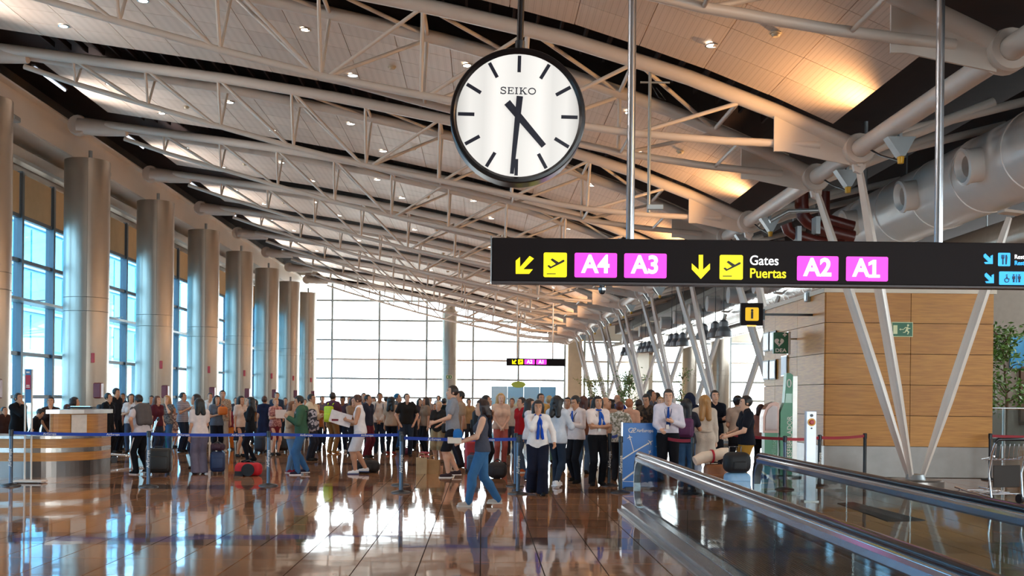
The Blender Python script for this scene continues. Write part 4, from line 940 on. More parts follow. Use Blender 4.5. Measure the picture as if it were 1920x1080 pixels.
# ------------------------------------------------------------------ moving walkway
wk = thing('moving_walkway', 'moving walkway with glass balustrades and black handrails in the foreground', 'walkway', (0, 0, 0))
XL, XR, YN, YE, HR = 2.255, 3.99, 15.6, 3.0, .85
COMB = mat('pallet_grey', '#5A5B60', .35, .5, .06, 20)
for X, nm_ in ((XL, -1), (XR, 1)):
    def rail_pts(x, h_, ext):
        pts = [(x, YE, h_)]; pts += [(x, YE + (YN - .35 - YE) * i / 6, h_) for i in range(1, 7)]
        r_ = h_ / 2 - .06
        for i in range(1, 11):
            t = math.pi / 2 - math.pi * i / 10; pts.append((x, YN - .35 + (r_ + ext) * .82 * math.cos(t), h_ - r_ + r_ * math.sin(t)))
        return pts
    MB().path(rail_pts(X, HR + .02, .02), .036, 12).build('handrail', mat('handrail_rubber', '#2B2E38', .16, .2, .02), wk)
    MB().path(rail_pts(X, HR - .03, -.02)[:8], .034, 8).build('rail_channel', CHROME, wk)
    MB().box((X, (YE + YN - .3) / 2, HR - .065), (.11, YN - .3 - YE, .085), ch=.02).build('rail_profile', mat('rail_blue_alu', '#AAB8CC', .18, .85, .02), wk)
    n_ = 7
    for i in range(n_):
        ya, yb = YE + (YN - .5 - YE) * i / n_, YE + (YN - .5 - YE) * (i + 1) / n_
        MB().box((X, (ya + yb) / 2, .44), (.012, yb - ya - .008, .66)).build('glass_panel', GLASSRAIL, wk)
    gp = [(YN - .495, .11)]
    for i in range(9):
        t = -math.pi / 2 + math.pi * i / 8; gp.append((YN - .5 + .33 * math.cos(t), .44 + .33 * math.sin(t)))
    MB().prism([(u, v) for u, v in gp], X - .006, X + .006, lambda u, v, t: (t, u, v)).build('end_glass', GLASSRAIL, wk)
    nw_ = MB()
    for i in range(8):
        t0, t1 = -math.pi / 2 + math.pi * i / 8, -math.pi / 2 + math.pi * (i + 1) / 8
        ya, za, yb, zb_ = YN - .5 + .36 * math.cos(t0), .44 + .36 * math.sin(t0), YN - .5 + .36 * math.cos(t1), .44 + .36 * math.sin(t1)
        nw_.prism([(ya, za), (yb, zb_), (ya + (yb - ya), zb_), (yb - .05 * math.cos(t1), zb_ - .05 * math.sin(t1)), (ya - .05 * math.cos(t0), za - .05 * math.sin(t0))], X - .05, X + .05, lambda u, v, t: (t, u, v))
    nw_.build('newel_trim', ALU, wk)
    s = nm_
    MB().prism([(X - .05, 0), (X + .05, 0), (X + .05, .12), (X - .05, .12)], YE, YN - .1, lambda u, v, t: (u, t, v)).build('glass_clamp', ALU, wk)
    for sd in (-1, 1):
        w_ = .17 if sd * s > 0 else .11
        MB().prism([(X + sd * .052, .11), (X + sd * w_, .075), (X + sd * w_, .0), (X + sd * .052, .0)], YE, YN + .25, lambda u, v, t: (u, t, v)).build('deck_cover', mat('deck_alu', '#A9ADB5', .22, .85, .03, 12), wk)
    MB().box((X + s * .2, (YE + YN) / 2, .012), (.07, YN - YE + .4, .024)).build('floor_trim', STEELDK, wk)
MB().box(((XL + XR) / 2, (YE + YN) / 2 - .6, .004), (XR - XL - .3, YN - YE - 1.2, .02)).build('pallet_bed', COMB, wk)
cb = MB()
for i in range(40):
    x = XL + .2 + (XR - XL - .4) * i / 39; cb.box((x, (YE + YN) / 2 - .6, .017), (.012, YN - YE - 1.2, .01))
cb.build('pallet_ribs', mat('rib_grey', '#77787D', .3, .6), wk, kind='stuff')
MB().box(((XL + XR) / 2, YN - .5, .008), (XR - XL - .3, 1.3, .02)).build('comb_plate', STEELDK, wk)
mt = thing('floor_grating', 'dark grating mat let into the floor beyond the walkway', 'mat', (0, 0, 0)); c4 = [ground(1570, 944), ground(1600, 942), ground(1735, 976), ground(1665, 978)]
MB().prism(c4[::-1] if False else [c4[0], c4[3], c4[2], c4[1]], .001, .008, lambda u, v, t: (u, v, t)).build('grating', mat('mat_brown', '#2E2320', .6, 0, .15, 60), mt)
# white control pillar
a = ground(1518, 940); cpil = thing('control_pillar', 'slim white control pillar with red stop button', 'pillar', (a[0], a[1], 0))
MB().box((0, 0, .74), (.165, .12, 1.48), ch=.008).build('post', mat('pillar_white', '#D5D8E2', .3, .2), cpil)
MB().lathe([(0, .095), (.03, .095), (.04, .085), (.04, .06)], n=16, M=RX, c=(0, 0, 1.3)).build('stop_button', mat('button_red', '#C3342A', .4), cpil); MB().lathe([(0, .07), (.065, .07), (.065, .05)], n=20, M=RX, c=(0, 0, 1.3)).build('yellow_plate', mat('button_yellow', '#E8A21C', .4), cpil)
MB().lathe([(0, .07), (.025, .07), (.025, .05)], n=14, M=RX, c=(0, 0, 1.41)).lathe([(0, .07), (.014, .07), (.014, .05)], n=10, M=RX, c=(0, 0, 1.2)).build('sensor', BLACK, cpil)
MB().box((0, 0, .01), (.24, .2, .02)).build('foot_plate', STEELDK, cpil)

# ------------------------------------------------------------------ luggage trolleys
def trolley(label, x, y, rz, s=1.):
    t = thing('luggage_trolley', label, 'trolley', (x, y, 0), rz)
    for sx in (-.3, .3):
        MB().path([(sx, .45, .1), (sx * 1.05, .4, .5), (sx * 1.1, .48, .82), (sx * 1.05, .55, 1.02)], .018, 8).build('side_tube', CHROME, t)
        MB().path([(sx, .45, .12), (sx, -.1, .16), (sx * .8, -.5, .2)], .018, 8).build('bed_rail', CHROME, t)
        for yy in (.4, -.42): MB().lathe([(0, -.025), (.075, -.025), (.075, .025), (0, .025)], n=16, M=Matrix.Rotation(math.pi / 2, 3, 'Y'), c=(sx * .95, yy, .075)).build('wheel', BLACK, t)
    MB().path([(-.33, .55, 1.0), (-.3, .58, 1.06), (.3, .58, 1.06), (.33, .55, 1.0)], .026, 10).build('push_bar', RUBBER, t)
    MB().box((0, .43, .45), (.52, .02, .36), ch=.008).build('advert_panel', mat('trolley_panel', '#2C2522', .4), t)
    MB().path([(-.3, .5, .78), (-.28, .2, .72), (.28, .2, .72), (.3, .5, .78)], .012, 6).build('basket_rim', CHROME, t)
    for i in range(7):
        x_ = -.26 + .52 * i / 6; MB().path([(x_, .5, .98 - .0), (x_, .47, .74), (x_, .25, .7)], .007, 5, False).build('basket_wire', CHROME, t)
    for i in range(4): MB().tube((-.29, .4 - i * .25, .16), (.29, .4 - i * .25, .16), .012, n=6).build('bed_bar', CHROME, t)
    return t
a = ground(1852, 940); trolley('empty steel luggage trolley with dark panel near the picture edge', a[0], a[1], math.pi + .25)
a = ground(232, 868); trolley('luggage trolley pushed by the man with the grey sweater', a[0] + .15, a[1] + .2, -1.25)

# ------------------------------------------------------------------ bags and cases
def rounded(d, r, n=3, taper=0.):
    """box with rounded edges: returns verts, faces centred on its base"""
    N_ = 5; x, y, z = d[0] / 2, d[1] / 2, d[2] / 2; r = min(r, x, y, z); b = MB(); m = n * 2 + 2
    rows = []
    angs = [math.pi / 2 * i / n for i in range(n + 1)]
    for top in (0, 1):
        for ph in ([-a_ for a_ in angs[::-1]] if not top else angs):
            ring_ = []
            for (sx, sy, q0) in ((1, 1, 0), (-1, 1, 1), (-1, -1, 2), (1, -1, 3)):
                for a_ in angs:
                    t = a_ + q0 * math.pi / 2; rr = r * math.cos(ph); zz = (z - r if top else -z + r) + r * math.sin(ph)
                    k = 1 - taper * (zz + z) / (2 * z)
                    ring_.append(((sx * (x - r) + rr * math.cos(t)) * k, (sy * (y - r) + rr * math.sin(t)) * k, zz + z))
            rows.append(ring_)
    c = len(rows[0]); vs = [p for r_ in rows for p in r_]; fs = []
    for i in range(len(rows) - 1):
        for k in range(c): fs.append((i * c + k, i * c + (k + 1) % c, (i + 1) * c + (k + 1) % c, (i + 1) * c + k))
    fs += [tuple(range(c))[::-1], tuple(range(len(vs) - c, len(vs)))]
    return b.add(vs, fs, True)
def suitcase(label, px, py, d, hexc, rz=0., handle=True, z=0., name='suitcase', pocket=True, xy=None, group=None):
    x, y = xy if xy else ground(px, py); t = thing(name, label, 'suitcase', (x, y, z), rz, group); m = mat('case_' + hexc.strip('#'), hexc, .5, 0, .1, 8)
    MB_ = rounded(d, .07); o = MB_.build('shell', m, t, (0, 0, .05 if z == 0 else 0)); h_ = d[2] + (.05 if z == 0 else 0)
    if pocket: rounded((d[0] * .8, .05, d[2] * .55), .024).build('front_pocket', m, t, (0, -d[1] / 2 - .01, .12))
    MB().path([(-.08, 0, h_ - .01), (-.07, 0, h_ + .03), (.07, 0, h_ + .03), (.08, 0, h_ - .01)], .012, 6).build('carry_handle', BLACK, t)
    if z == 0:
        for sx in (-1, 1): MB().lathe([(0, -.02), (.035, -.02), (.035, .02), (0, .02)], n=12, M=Matrix.Rotation(math.pi / 2, 3, 'Y'), c=(sx * d[0] * .38, d[1] * .3, .035)).build('wheel', BLACK, t); MB().box((sx * d[0] * .38, -d[1] * .3, .025), (.04, .04, .06)).build('foot', BLACK, t)
    if handle: MB().path([(-.1, d[1] * .35, h_ - .2), (-.1, d[1] * .35, h_ + .42), (.1, d[1] * .35, h_ + .42), (.1, d[1] * .35, h_ - .2)], .011, 6).build('pull_handle', ALU, t)
    return t
def duffel(label, px, py, L_, r_, hexc, rz=0., accent=None, z=0., xy=None, h_=None):
    x, y = xy if xy else ground(px, py); t = thing('duffel_bag', label, 'bag', (x, y, z), rz); m = mat('bag_' + hexc.strip('#'), hexc, .65, 0, .12, 9, .15, 30)
    o = rounded((L_, r_ * 1.7, h_ or r_ * 1.7), r_ * .7, 4).build('body', m, t)
    for s in (-.2, .2): MB().path([(s * L_ - .0, -.06, r_ * 1.5), (s * L_ * .9, -.02, r_ * 1.75), (-s * L_ * .0, .0, r_ * 2.0)], .014, 6).build('strap', BLACK, t)
    if accent:
        MB().lathe([(0, .0), (r_ * .72, .0), (r_ * .8, .05), (r_ * .8, .1), (0, .1)], n=24, M=RX, c=(.05 * L_, -r_ * .78, r_ * .82)).build('end_pocket', mat('bag_' + accent.strip('#'), accent, .6), t)
        MB().box((-L_ * .3, -r_ * .86, r_ * .3), (L_ * .3, .02, .1)).build('base_patch', mat('bag_' + accent.strip('#'), accent, .6), t)
    else: rounded((L_ * .5, .05, r_ * .8), .024).build('side_pocket', m, t, (0, -r_ * .86, r_ * .35))
    return t
def carrier(label, px, py, w_, h_, hexc, rz=0.):
    x, y = ground(px, py); t = thing('shopping_bag', label, 'bag', (x, y, 0), rz); m = mat('paperbag_' + hexc.strip('#'), hexc, .7, 0, .12, 6)
    b = MB(); b.prism([(-w_ / 2, 0), (w_ / 2, 0), (w_ / 2 * 1.05, h_), (w_ / 4, h_ * .97), (-w_ / 4, h_ * 1.03), (-w_ / 2 * 1.05, h_)], -.09, .09, lambda u, v, s_: (u, s_ * (1 - .35 * v / h_), v)); b.build('paper_body', m, t)
    for s in (-1, 1): MB().path([(-.07, s * .05, h_ * .95), (-.05, s * .05, h_ + .09), (.05, s * .05, h_ + .09), (.07, s * .05, h_ * .95)], .008, 6).build('loop_handle', m, t)
    return t
suitcase('black round-shouldered suitcase behind the belt post by the man with grey sweater', 297, 891, (.5, .32, .5), '#17120F', .15, False)
suitcase('teal suitcase behind the blue belt near the floral dress child', 309, 848, (.4, .28, .52), '#0F7E8C', .1, False)
suitcase('navy cabin trolley case standing beside the woman in wide grey trousers', 408, 889, (.3, .24, .42), '#1C2E52', .2, False)
duffel('dark plum bag resting on the navy cabin case', 0, 0, .3, .09, '#3A1A2A', .1, None, .49, xy=ground(408, 889))
duffel('red duffel bag with black round pocket on the floor', 466, 892, .56, .16, '#C01322', .0, '#120D10')
duffel('dark brown travel bag on the floor behind the man in white', 686, 886, .6, .16, '#1A1413', .0)
suitcase('black wheeled case standing near the reading lady', 529, 848, (.36, .26, .42), '#131316', .1, False)
suitcase('small blue case behind the couple', 588, 848, (.26, .2, .36), '#1D4E78', .1, False)
suitcase('dark case standing behind the woman in black jacket', 487, 850, (.3, .24, .45), '#20202C', -.1, False)
carrier('tall beige paper carrier bag on the floor', 790, 888, .22, .34, '#B49A74', .1); carrier('wide tan paper carrier bag on the floor', 812, 888, .28, .3, '#A87C4C', -.15)
duffel('maroon patterned bag on the floor near the man in black polo', 763, 853, .3, .12, '#5E2136', .1)
suitcase('red case standing behind the walking woman', 884, 884, (.3, .24, .62), '#B22026', .1, False); suitcase('blue-grey school rucksack standing on the floor behind the walking woman', 888, 888, (.3, .2, .36), '#2C4560', -.1, False, name='rucksack')
duffel('black round bag on the floor behind the walking woman', 0, 0, .4, .2, '#1B1214', .2, None, 0., xy=ground(932, 897))
suitcase('pale blue suitcase under the black bag by the walkway end', 1381, 930, (.4, .28, .42), '#8DB4D6', .15, True, xy=(4.15, 17.3))
duffel('bulging black bag set on the pale blue suitcase', 0, 0, .44, .17, '#101014', .1, None, .47, xy=(4.13, 17.25), h_=.34)
suitcase('tan brown trolley case beside the pale blue suitcase', 1347, 930, (.36, .26, .52), '#9A5F38', .1, False, xy=(3.92, 17.9))
nk = thing('travel_pillow', 'cream rolled blanket with red strap on the tan case', 'blanket', (3.86, 17.9, .68), .2)
_o = MB().path([(-.3, 0, -.06), (-.15, 0, .0), (.05, 0, .03), (.2, 0, .08), (.3, 0, .1)], [.08, .1, .1, .09, .07], 14).build('roll', mat('cream_cloth', '#E7CDB4', .8, 0, .06, 10), nk); MB().lathe([(.105, -.02), (.115, -.015), (.115, .015), (.105, .02)], n=20, M=Matrix.Rotation(math.pi / 2, 3, 'Y'), c=(0, 0, .02)).build('strap', mat('strap_red', '#B3182A', .5), nk)
# white folded board and leaflet stand near the walkway entry
fb = thing('paper_cone_sign', 'small white folded floor marker beyond the right balustrade', 'floor marker', (*ground(1445, 921), 0)); MB().front([(-.07, 0), (.07, 0), (.0, .42)], -.02, .02).build('folded_sheet', PW, fb); MB().box((0, 0, .01), (.16, .12, .02)).build('base', GREYMETAL, fb)

# ------------------------------------------------------------------ far posters, plants, right-hand background
pd = thing('poster_display', 'row of four colourful holiday posters with a small oval topper', 'display', (0, 62, 0))
def seascape(name, a_, b_, c_):
    m = bpy.data.materials.new(name); m.use_nodes = True; N = m.node_tree.nodes; L = m.node_tree.links; bb = N['Principled BSDF']
    tc = N.new('ShaderNodeTexCoord'); sx = N.new('ShaderNodeSeparateXYZ'); L.new(tc.outputs['Generated'], sx.inputs[0]); nz_ = N.new('ShaderNodeTexNoise'); nz_.inputs['Scale'].default_value = 5; L.new(tc.outputs['Generated'], nz_.inputs[0])
    ad = N.new('ShaderNodeMath'); ad.operation = 'MULTIPLY_ADD'; ad.inputs[1].default_value = .5; L.new(nz_.outputs[0], ad.inputs[0]); L.new(sx.outputs[2], ad.inputs[2])
    rp = N.new('ShaderNodeValToRGB'); e = rp.color_ramp.elements; e[0].position = .2; e[0].color = lin(a_); e[1].position = .95; e[1].color = lin(c_); k_ = e.new(.6); k_.color = lin(b_)
    L.new(ad.outputs[0], rp.inputs[0]); L.new(rp.outputs[0], bb.inputs['Base Color']); bb.inputs['Roughness'].default_value = .4
    return m
for i, (c1, c2, c3) in enumerate((('#4FB4DA', '#6CCBE8', '#D8F0FA'), ('#C0A860', '#F0D890', '#A8DAF4'), ('#58B0DC', '#F4ECCC', '#B4E0F8'), ('#D0A878', '#F4E0C4', '#94D0F4'))):
    x = 1.0 + i * .94; MB().box((x, 0, 1.35), (.86, .04, 1.85)).build('poster', seascape('poster_print_%d' % i, c1, c2, c3), pd); MB().box((x, .03, 1.3), (.93, .03, 2.0)).build('frame', mat('poster_frame', '#C8D8E4', .4), pd)
    for s in (-.4, .4): MB().box((x + s, .1, .2), (.05, .3, .4)).build('leg', ALU, pd)
MB().lathe([(0, .03), (.42, .03), (.42, -.03), (0, -.03)], n=28, M=Matrix.Scale(.45, 3, (0, 0, 1)) @ RX, c=(2.1, 0, 2.42)).build('oval_topper', mat('topper_lime', '#B9C24A', .4), pd)
LEAF = mat('leaf_green', '#5E7A34', .5, 0, .3, 3); LEAF2 = mat('leaf_olive', '#8C8F4C', .5, 0, .3, 3); BARK = mat('bark', '#6A523C', .8, 0, .2, 12)
def tree(label, x, y, h_, rx, n_, m, seed, ls=1.):
    random.seed(seed); t = thing('potted_tree', label, 'plant', (x, y, 0))
    MB().lathe([(0, 0), (.38, 0), (.46, .55), (.5, .6), (.42, .6), (.4, .52), (0, .52)], n=20).build('pot', mat('pot_grey', '#7A746C', .5), t)
    MB().path([(0, 0, .5), (.05, .02, h_ * .4), (-.04, .05, h_ * .7)], [.06, .05, .02], 8).build('trunk', BARK, t)
    br = MB(); lf = MB()
    for i in range(26):
        a_ = random.uniform(0, 6.28); r_ = rx * math.sqrt(random.random()); z = random.uniform(.42, 1.) * h_; q_ = Vector((r_ * math.cos(a_), r_ * math.sin(a_), z)); p_ = Vector((0, 0, z - .35)); br.path([p_, (p_ + q_) / 2 + Vector((0, 0, .12)), q_], [.02, .014, .006], 5, False)
        for j in range(n_ // 26):
            f_ = p_.lerp(q_, random.uniform(.3, 1.15)) + Vector((random.gauss(0, .16), random.gauss(0, .16), random.gauss(0, .16))); d = Vector((random.gauss(0, 1), random.gauss(0, 1), random.gauss(-.3, .8))).normalized(); u = d.orthogonal().normalized(); s_ = random.uniform(.08, .14) * ls
            lf.add([f_, f_ + d * s_ * .5 + u * s_ * .28, f_ + d * s_, f_ + d * s_ * .5 - u * s_ * .28], [(0, 1, 2, 3)])
    br.build('branches', BARK, t); lf.build('leaves', m, t, kind='stuff')
tree('tall leafy potted tree with green crown beside the slanted supports', at(1180, 720, 55)[0], 55, 3.0, 1.1, 1500, LEAF, 3); tree('paler olive potted tree further along by the end pier', at(1115, 720, 60)[0], 60, 2.9, .95, 1200, LEAF2, 5)
tree('dark slender potted plant below the information sign', at(1278, 720, 56)[0], 56, 3.2, .6, 500, LEAF, 8); tree('hanging leafy plant at the picture edge behind the oak block', 16.2, 33.0, 4.1, 1.0, 1300, LEAF, 11, 1.4)
# backdrop at the far right: shop front, pillar, balustrade
wp = struct(MB().box((16.0, 36, 3.0), (1.1, 1.0, 6.0)).build('wall_pillar', mat('pillar_cream', '#CFCBC8', .5, 0, .03)))
sh = thing('shop_front', 'dim shop front with blue panel and timber-framed window at the picture edge', 'shop', (19.6, 37, 0))
MB().box((.1, .2, 3.3), (6.6, .3, 6.6)).build('facade', mat('facade_taupe', '#8E7E70', .6, 0, .06), sh); MB().box((-.2, .0, 3.4), (2.2, .12, 1.1)).build('blue_panel', mat('panel_blue', '#1F86B8', .4), sh)
MB().box((-.9, -.0, 1.9), (.14, .2, 1.9)).box((1.2, 0, 1.9), (.14, .2, 1.9)).box((.15, 0, 2.85), (2.2, .2, .14)).box((.15, 0, .95), (2.2, .2, .14)).build('timber_frame', mat('timber_brown', '#5B3A20', .5), sh); MB().box((.15, .04, 1.9), (2.0, .04, 1.8)).build('shop_glass', mat('dark_glass', '#231A16', .1), sh)
MB().box((-2.15, .0, 1.85), (.78, .08, 1.1)).build('poster_frame', mat('frame_pale', '#A9A098', .4), sh); MB().box((-2.15, -.05, 1.85), (.6, .04, .9)).build('dark_poster', mat('dark_print', '#3A1A16', .4, 0, .3, 4), sh)
fa = thing('fire_alarm_box', 'red fire alarm box behind the oak block edge', 'alarm', (at(1840, 637, 33)[0], 35.4, at(1840, 637, 35.4)[1])); MB().box((0, 0, 0), (.34, .1, .2), ch=.01).build('casing', RED, fa); MB().box((0, -.06, 0), (.2, .02, .1)).build('cover', DKRED, fa)
gb = thing('glass_balustrade', 'row of clear glass balustrade panels behind the oak block', 'balustrade', (12.3, 29.5, 0))
for i in range(6):
    MB().box((.6 + i * 1.1, i * .12, .95), (1.02, .015, 1.0)).build('glass_panel', GLASSRAIL, gb); MB().box((.05 + i * 1.1, i * .12, .75), (.06, .1, 1.5), ch=.01).build('upright', STEELDK, gb)
MB().tube((.0, 0, 1.5), (6.6, .66, 1.5), .03, n=8).build('top_rail', CHROME, gb)
# red cabinets and signs on the far window columns, small exit sign on end column
es = thing('exit_sign', 'tiny green exit sign on the lone end column', 'sign', (-2.75, 88.03, 3.3)); MB().box((0, 0, 0), (.5, .05, .32)).build('border', CRM, es); MB().box((0, -.03, 0), (.44, .02, .26)).build('field', GRN, es); MB().box((-.1, -.045, 0), (.1, .01, .16)).box((.1, -.045, 0), (.08, .01, .14)).build('symbol', CRM, es)
# cctv pole between trusses
a = at(1218, 285, 20.0); cc = thing('camera_pole', 'thin grey drop pole carrying a small surveillance camera under the truss', 'camera', (a[0], 21.0 - spread(a[0]), 0))
z1 = at(1213, 400, 20.0)[1]; MB().tube((-.02, 0, z1), (-.02, 0, tz(a[0]) - .1), .03, n=8).build('drop_pole', GREYMETAL, cc); MB().box((.1, 0, z1 + .1), (.3, .1, .1), ch=.01).build('camera_body', GREYMETAL, cc); MB().tube((-.2, 0, tz(a[0]) - .32), (.35, 0, tz(a[0]) - .32), .02, n=6).build('cross_arm', GREYMETAL, cc); MB().path([(.0, 0, tz(a[0]) - .35), (.15, 0, tz(a[0]) - .6), (.28, 0, tz(a[0]) - .65), (.1, 0, tz(a[0]) - .42)], .01, 5).build('cable', BLACK, cc)
# ------------------------------------------------------------------ people: smooth bodies grown from blended limbs
class Vol:
    def __init__(s, lo, hi, vox, k=.03):
        s.lo = np.array(lo, np.float32); s.vox = vox; n = np.maximum(4, np.ceil((np.array(hi) - s.lo) / vox).astype(int) + 1); s.n = n; s.k = k
        s.ax = [s.lo[i] + vox * np.arange(n[i], dtype=np.float32) for i in range(3)]; s.V = np.full(n, .2, np.float32)
    def sub(s, lo, hi):
        sl = []
        for i in range(3):
            a = int(np.clip(math.floor((lo[i] - s.lo[i]) / s.vox), 0, s.n[i] - 1)); b = int(np.clip(math.ceil((hi[i] - s.lo[i]) / s.vox) + 1, a + 1, s.n[i])); sl.append(slice(a, b))
        return tuple(sl), s.ax[0][sl[0]][:, None, None], s.ax[1][sl[1]][None, :, None], s.ax[2][sl[2]][None, None, :]
    def mix(s, sl, d, k):
        k = s.k if k is None else k; V = s.V[sl]; h = np.maximum(k - np.abs(V - d), 0) / k; s.V[sl] = np.minimum(V, d) - h * h * k * .25
    def cone(s, a, b, ra, rb, k=None, g=0.):
        ra += g; rb += g; a = np.array(a, float); b = np.array(b, float); m = max(ra, rb) + .06; sl, X, Y, Z = s.sub(np.minimum(a, b) - m, np.maximum(a, b) + m)
        d = b - a; dd = max(float(d @ d), 1e-8); t = np.clip(((X - a[0]) * d[0] + (Y - a[1]) * d[1] + (Z - a[2]) * d[2]) / dd, 0, 1).astype(np.float32)
        q = np.sqrt((X - a[0] - t * d[0]) ** 2 + (Y - a[1] - t * d[1]) ** 2 + (Z - a[2] - t * d[2]) ** 2) - (ra + (rb - ra) * t)
        s.mix(sl, q.astype(np.float32), k)
    def ell(s, c, r, Rm=None, k=None, neg=False, clip=None, g=0.):
        c = np.array(c, float); r = np.array(r, float) + g; m = r.max() + .06; sl, X, Y, Z = s.sub(c - m, c + m); x, y, z = X - c[0], Y - c[1], Z - c[2]
        if Rm is not None: x, y, z = (Rm[0][0] * x + Rm[1][0] * y + Rm[2][0] * z, Rm[0][1] * x + Rm[1][1] * y + Rm[2][1] * z, Rm[0][2] * x + Rm[1][2] * y + Rm[2][2] * z)
        k0 = np.sqrt((x / r[0]) ** 2 + (y / r[1]) ** 2 + (z / r[2]) ** 2); k1 = np.sqrt((x / r[0] ** 2) ** 2 + (y / r[1] ** 2) ** 2 + (z / r[2] ** 2) ** 2) + 1e-6
        d = (k0 * (k0 - 1) / k1).astype(np.float32)
        if clip is not None: d = np.maximum(d, clip(x, y, z)).astype(np.float32)
        if neg: s.V[sl] = np.maximum(s.V[sl], -d)
        else: s.mix(sl, d, k)
    def cut(s, fn): s.V = np.maximum(s.V, fn(s.ax[0][:, None, None], s.ax[1][None, :, None], s.ax[2][None, None, :])).astype(np.float32)
    def mesh(s):
        V = s.V; S = V < 0; n = s.n
        c = [S[i:n[0] - 1 + i, j:n[1] - 1 + j, k:n[2] - 1 + k] for i in (0, 1) for j in (0, 1) for k in (0, 1)]
        cnt = sum(x.astype(np.int8) for x in c); act = (cnt > 0) & (cnt < 8); idx = np.argwhere(act)
        if len(idx) == 0: return None, None
        ids = np.full(act.shape, -1, np.int32); ids[act] = np.arange(len(idx))
        acc = np.zeros((len(idx), 3), np.float32); num = np.zeros(len(idx), np.float32); off = [(i, j, k) for i in (0, 1) for j in (0, 1) for k in (0, 1)]
        val = [V[idx[:, 0] + o[0], idx[:, 1] + o[1], idx[:, 2] + o[2]] for o in off]
        for a in range(8):
            for b in range(a + 1, 8):
                if sum(abs(off[a][q] - off[b][q]) for q in range(3)) != 1: continue
                va, vb = val[a], val[b]; m = (va < 0) != (vb < 0); t = np.where(m, va / np.where(m, va - vb, 1), 0)
                oa, ob_ = np.array(off[a], np.float32), np.array(off[b], np.float32); acc += np.where(m[:, None], oa + (ob_ - oa) * t[:, None], 0); num += m
        P = s.lo + (idx + acc / num[:, None]) * s.vox; F = []
        for ax in range(3):
            u, v = (ax + 1) % 3, (ax + 2) % 3
            A = [slice(None)] * 3; B = [slice(None)] * 3; A[ax] = slice(0, -1); B[ax] = slice(1, None)
            for q in (u, v): A[q] = slice(1, -1); B[q] = slice(1, -1)
            a, b = S[tuple(A)], S[tuple(B)]; e = np.argwhere(a != b)
            if len(e) == 0: continue
            fl_ = a[e[:, 0], e[:, 1], e[:, 2]]; e = e.copy(); e[:, u] += 1; e[:, v] += 1
            def cid(du, dv):
                q = e.copy(); q[:, u] -= du; q[:, v] -= dv; return ids[q[:, 0], q[:, 1], q[:, 2]]
            f = np.stack([cid(1, 1), cid(0, 1), cid(0, 0), cid(1, 0)], 1); f[~fl_] = f[~fl_][:, ::-1]; F.append(f)
        return P, np.concatenate(F)
def np_mesh(name, P, F, m, parent, extra=None):
    """one mesh object from arrays (plus loose finger tubes for hands)"""
    me = bpy.data.meshes.new(name)
    if extra is not None and extra.v:
        n0 = len(P); ev = np.array([tuple(v) for v in extra.v], np.float32); P = np.concatenate([P, ev])
        lo = [list(map(int, f)) for f in F] + [[i + n0 for i in f] for f in extra.f]; me.from_pydata(P.tolist(), [], lo)
    else:
        me.vertices.add(len(P)); me.vertices.foreach_set('co', P.astype(np.float32).ravel()); me.loops.add(len(F) * 4); me.loops.foreach_set('vertex_index', F.astype(np.int32).ravel())
        me.polygons.add(len(F)); me.polygons.foreach_set('loop_start', np.arange(0, len(F) * 4, 4, dtype=np.int32)); me.update(calc_edges=True)
    me.polygons.foreach_set('use_smooth', np.ones(len(me.polygons), bool)); me.materials.append(m); me.update()
    o = bpy.data.objects.new(name, me); COL.objects.link(o); o.parent = parent; return o
def cloth(hexc): return mat('fabric_' + hexc.strip('#'), hexc, .85, 0, .07, 14, .25, 45, spec=.2)
SKINS = {'a': '#D9A689', 'b': '#C48E6E', 'c': '#A8714F', 'd': '#E3B79E'}
def skin(k): return mat('skin_' + k, SKINS[k], .5, 0, .04, 20, spec=.35)
def hair(hexc): return mat('hair_' + hexc.strip('#'), hexc, .45, 0, .18, 30, .5, 70, stretch=(1, 1, .12))
FAB = {}
def pattern(name, a, b_, kind='stripe', scale=14.):
    if name in FAB: return FAB[name]
    m = bpy.data.materials.new(name); m.use_nodes = True; N = m.node_tree.nodes; L = m.node_tree.links; bb = N['Principled BSDF']; bb.inputs['Roughness'].default_value = .85
    tc = N.new('ShaderNodeTexCoord'); rp = N.new('ShaderNodeValToRGB'); rp.color_ramp.interpolation = 'CONSTANT'; e = rp.color_ramp.elements; e[0].color = lin(a); e[1].position = .5; e[1].color = lin(b_)
    if kind == 'stripe': t = N.new('ShaderNodeTexWave'); t.bands_direction = 'Z'; t.inputs['Scale'].default_value = scale
    elif kind == 'plaid': t = N.new('ShaderNodeTexChecker'); t.inputs['Scale'].default_value = scale
    else: t = N.new('ShaderNodeTexNoise'); t.inputs['Scale'].default_value = scale
    L.new(tc.outputs['Object'], t.inputs['Vector']); L.new(t.outputs['Fac' if 'Fac' in t.outputs else 0], rp.inputs[0]); L.new(rp.outputs[0], bb.inputs['Base Color']); FAB[name] = m; return m
def ik(S, T, l1, l2, pole):
    S = Vector(S); T = Vector(T); d = T - S; L_ = d.length; mx = (l1 + l2) * .995
    if L_ > mx: T = S + d * (mx / L_); d = T - S; L_ = mx
    a = (l1 * l1 - l2 * l2 + L_ * L_) / (2 * L_); h = math.sqrt(max(l1 * l1 - a * a, 0)); u = d / L_; p = Vector(pole); p = p - u * p.dot(u)
    p = p.normalized() if p.length > 1e-4 else u.orthogonal().normalized()
    return S + u * a + p * h, T
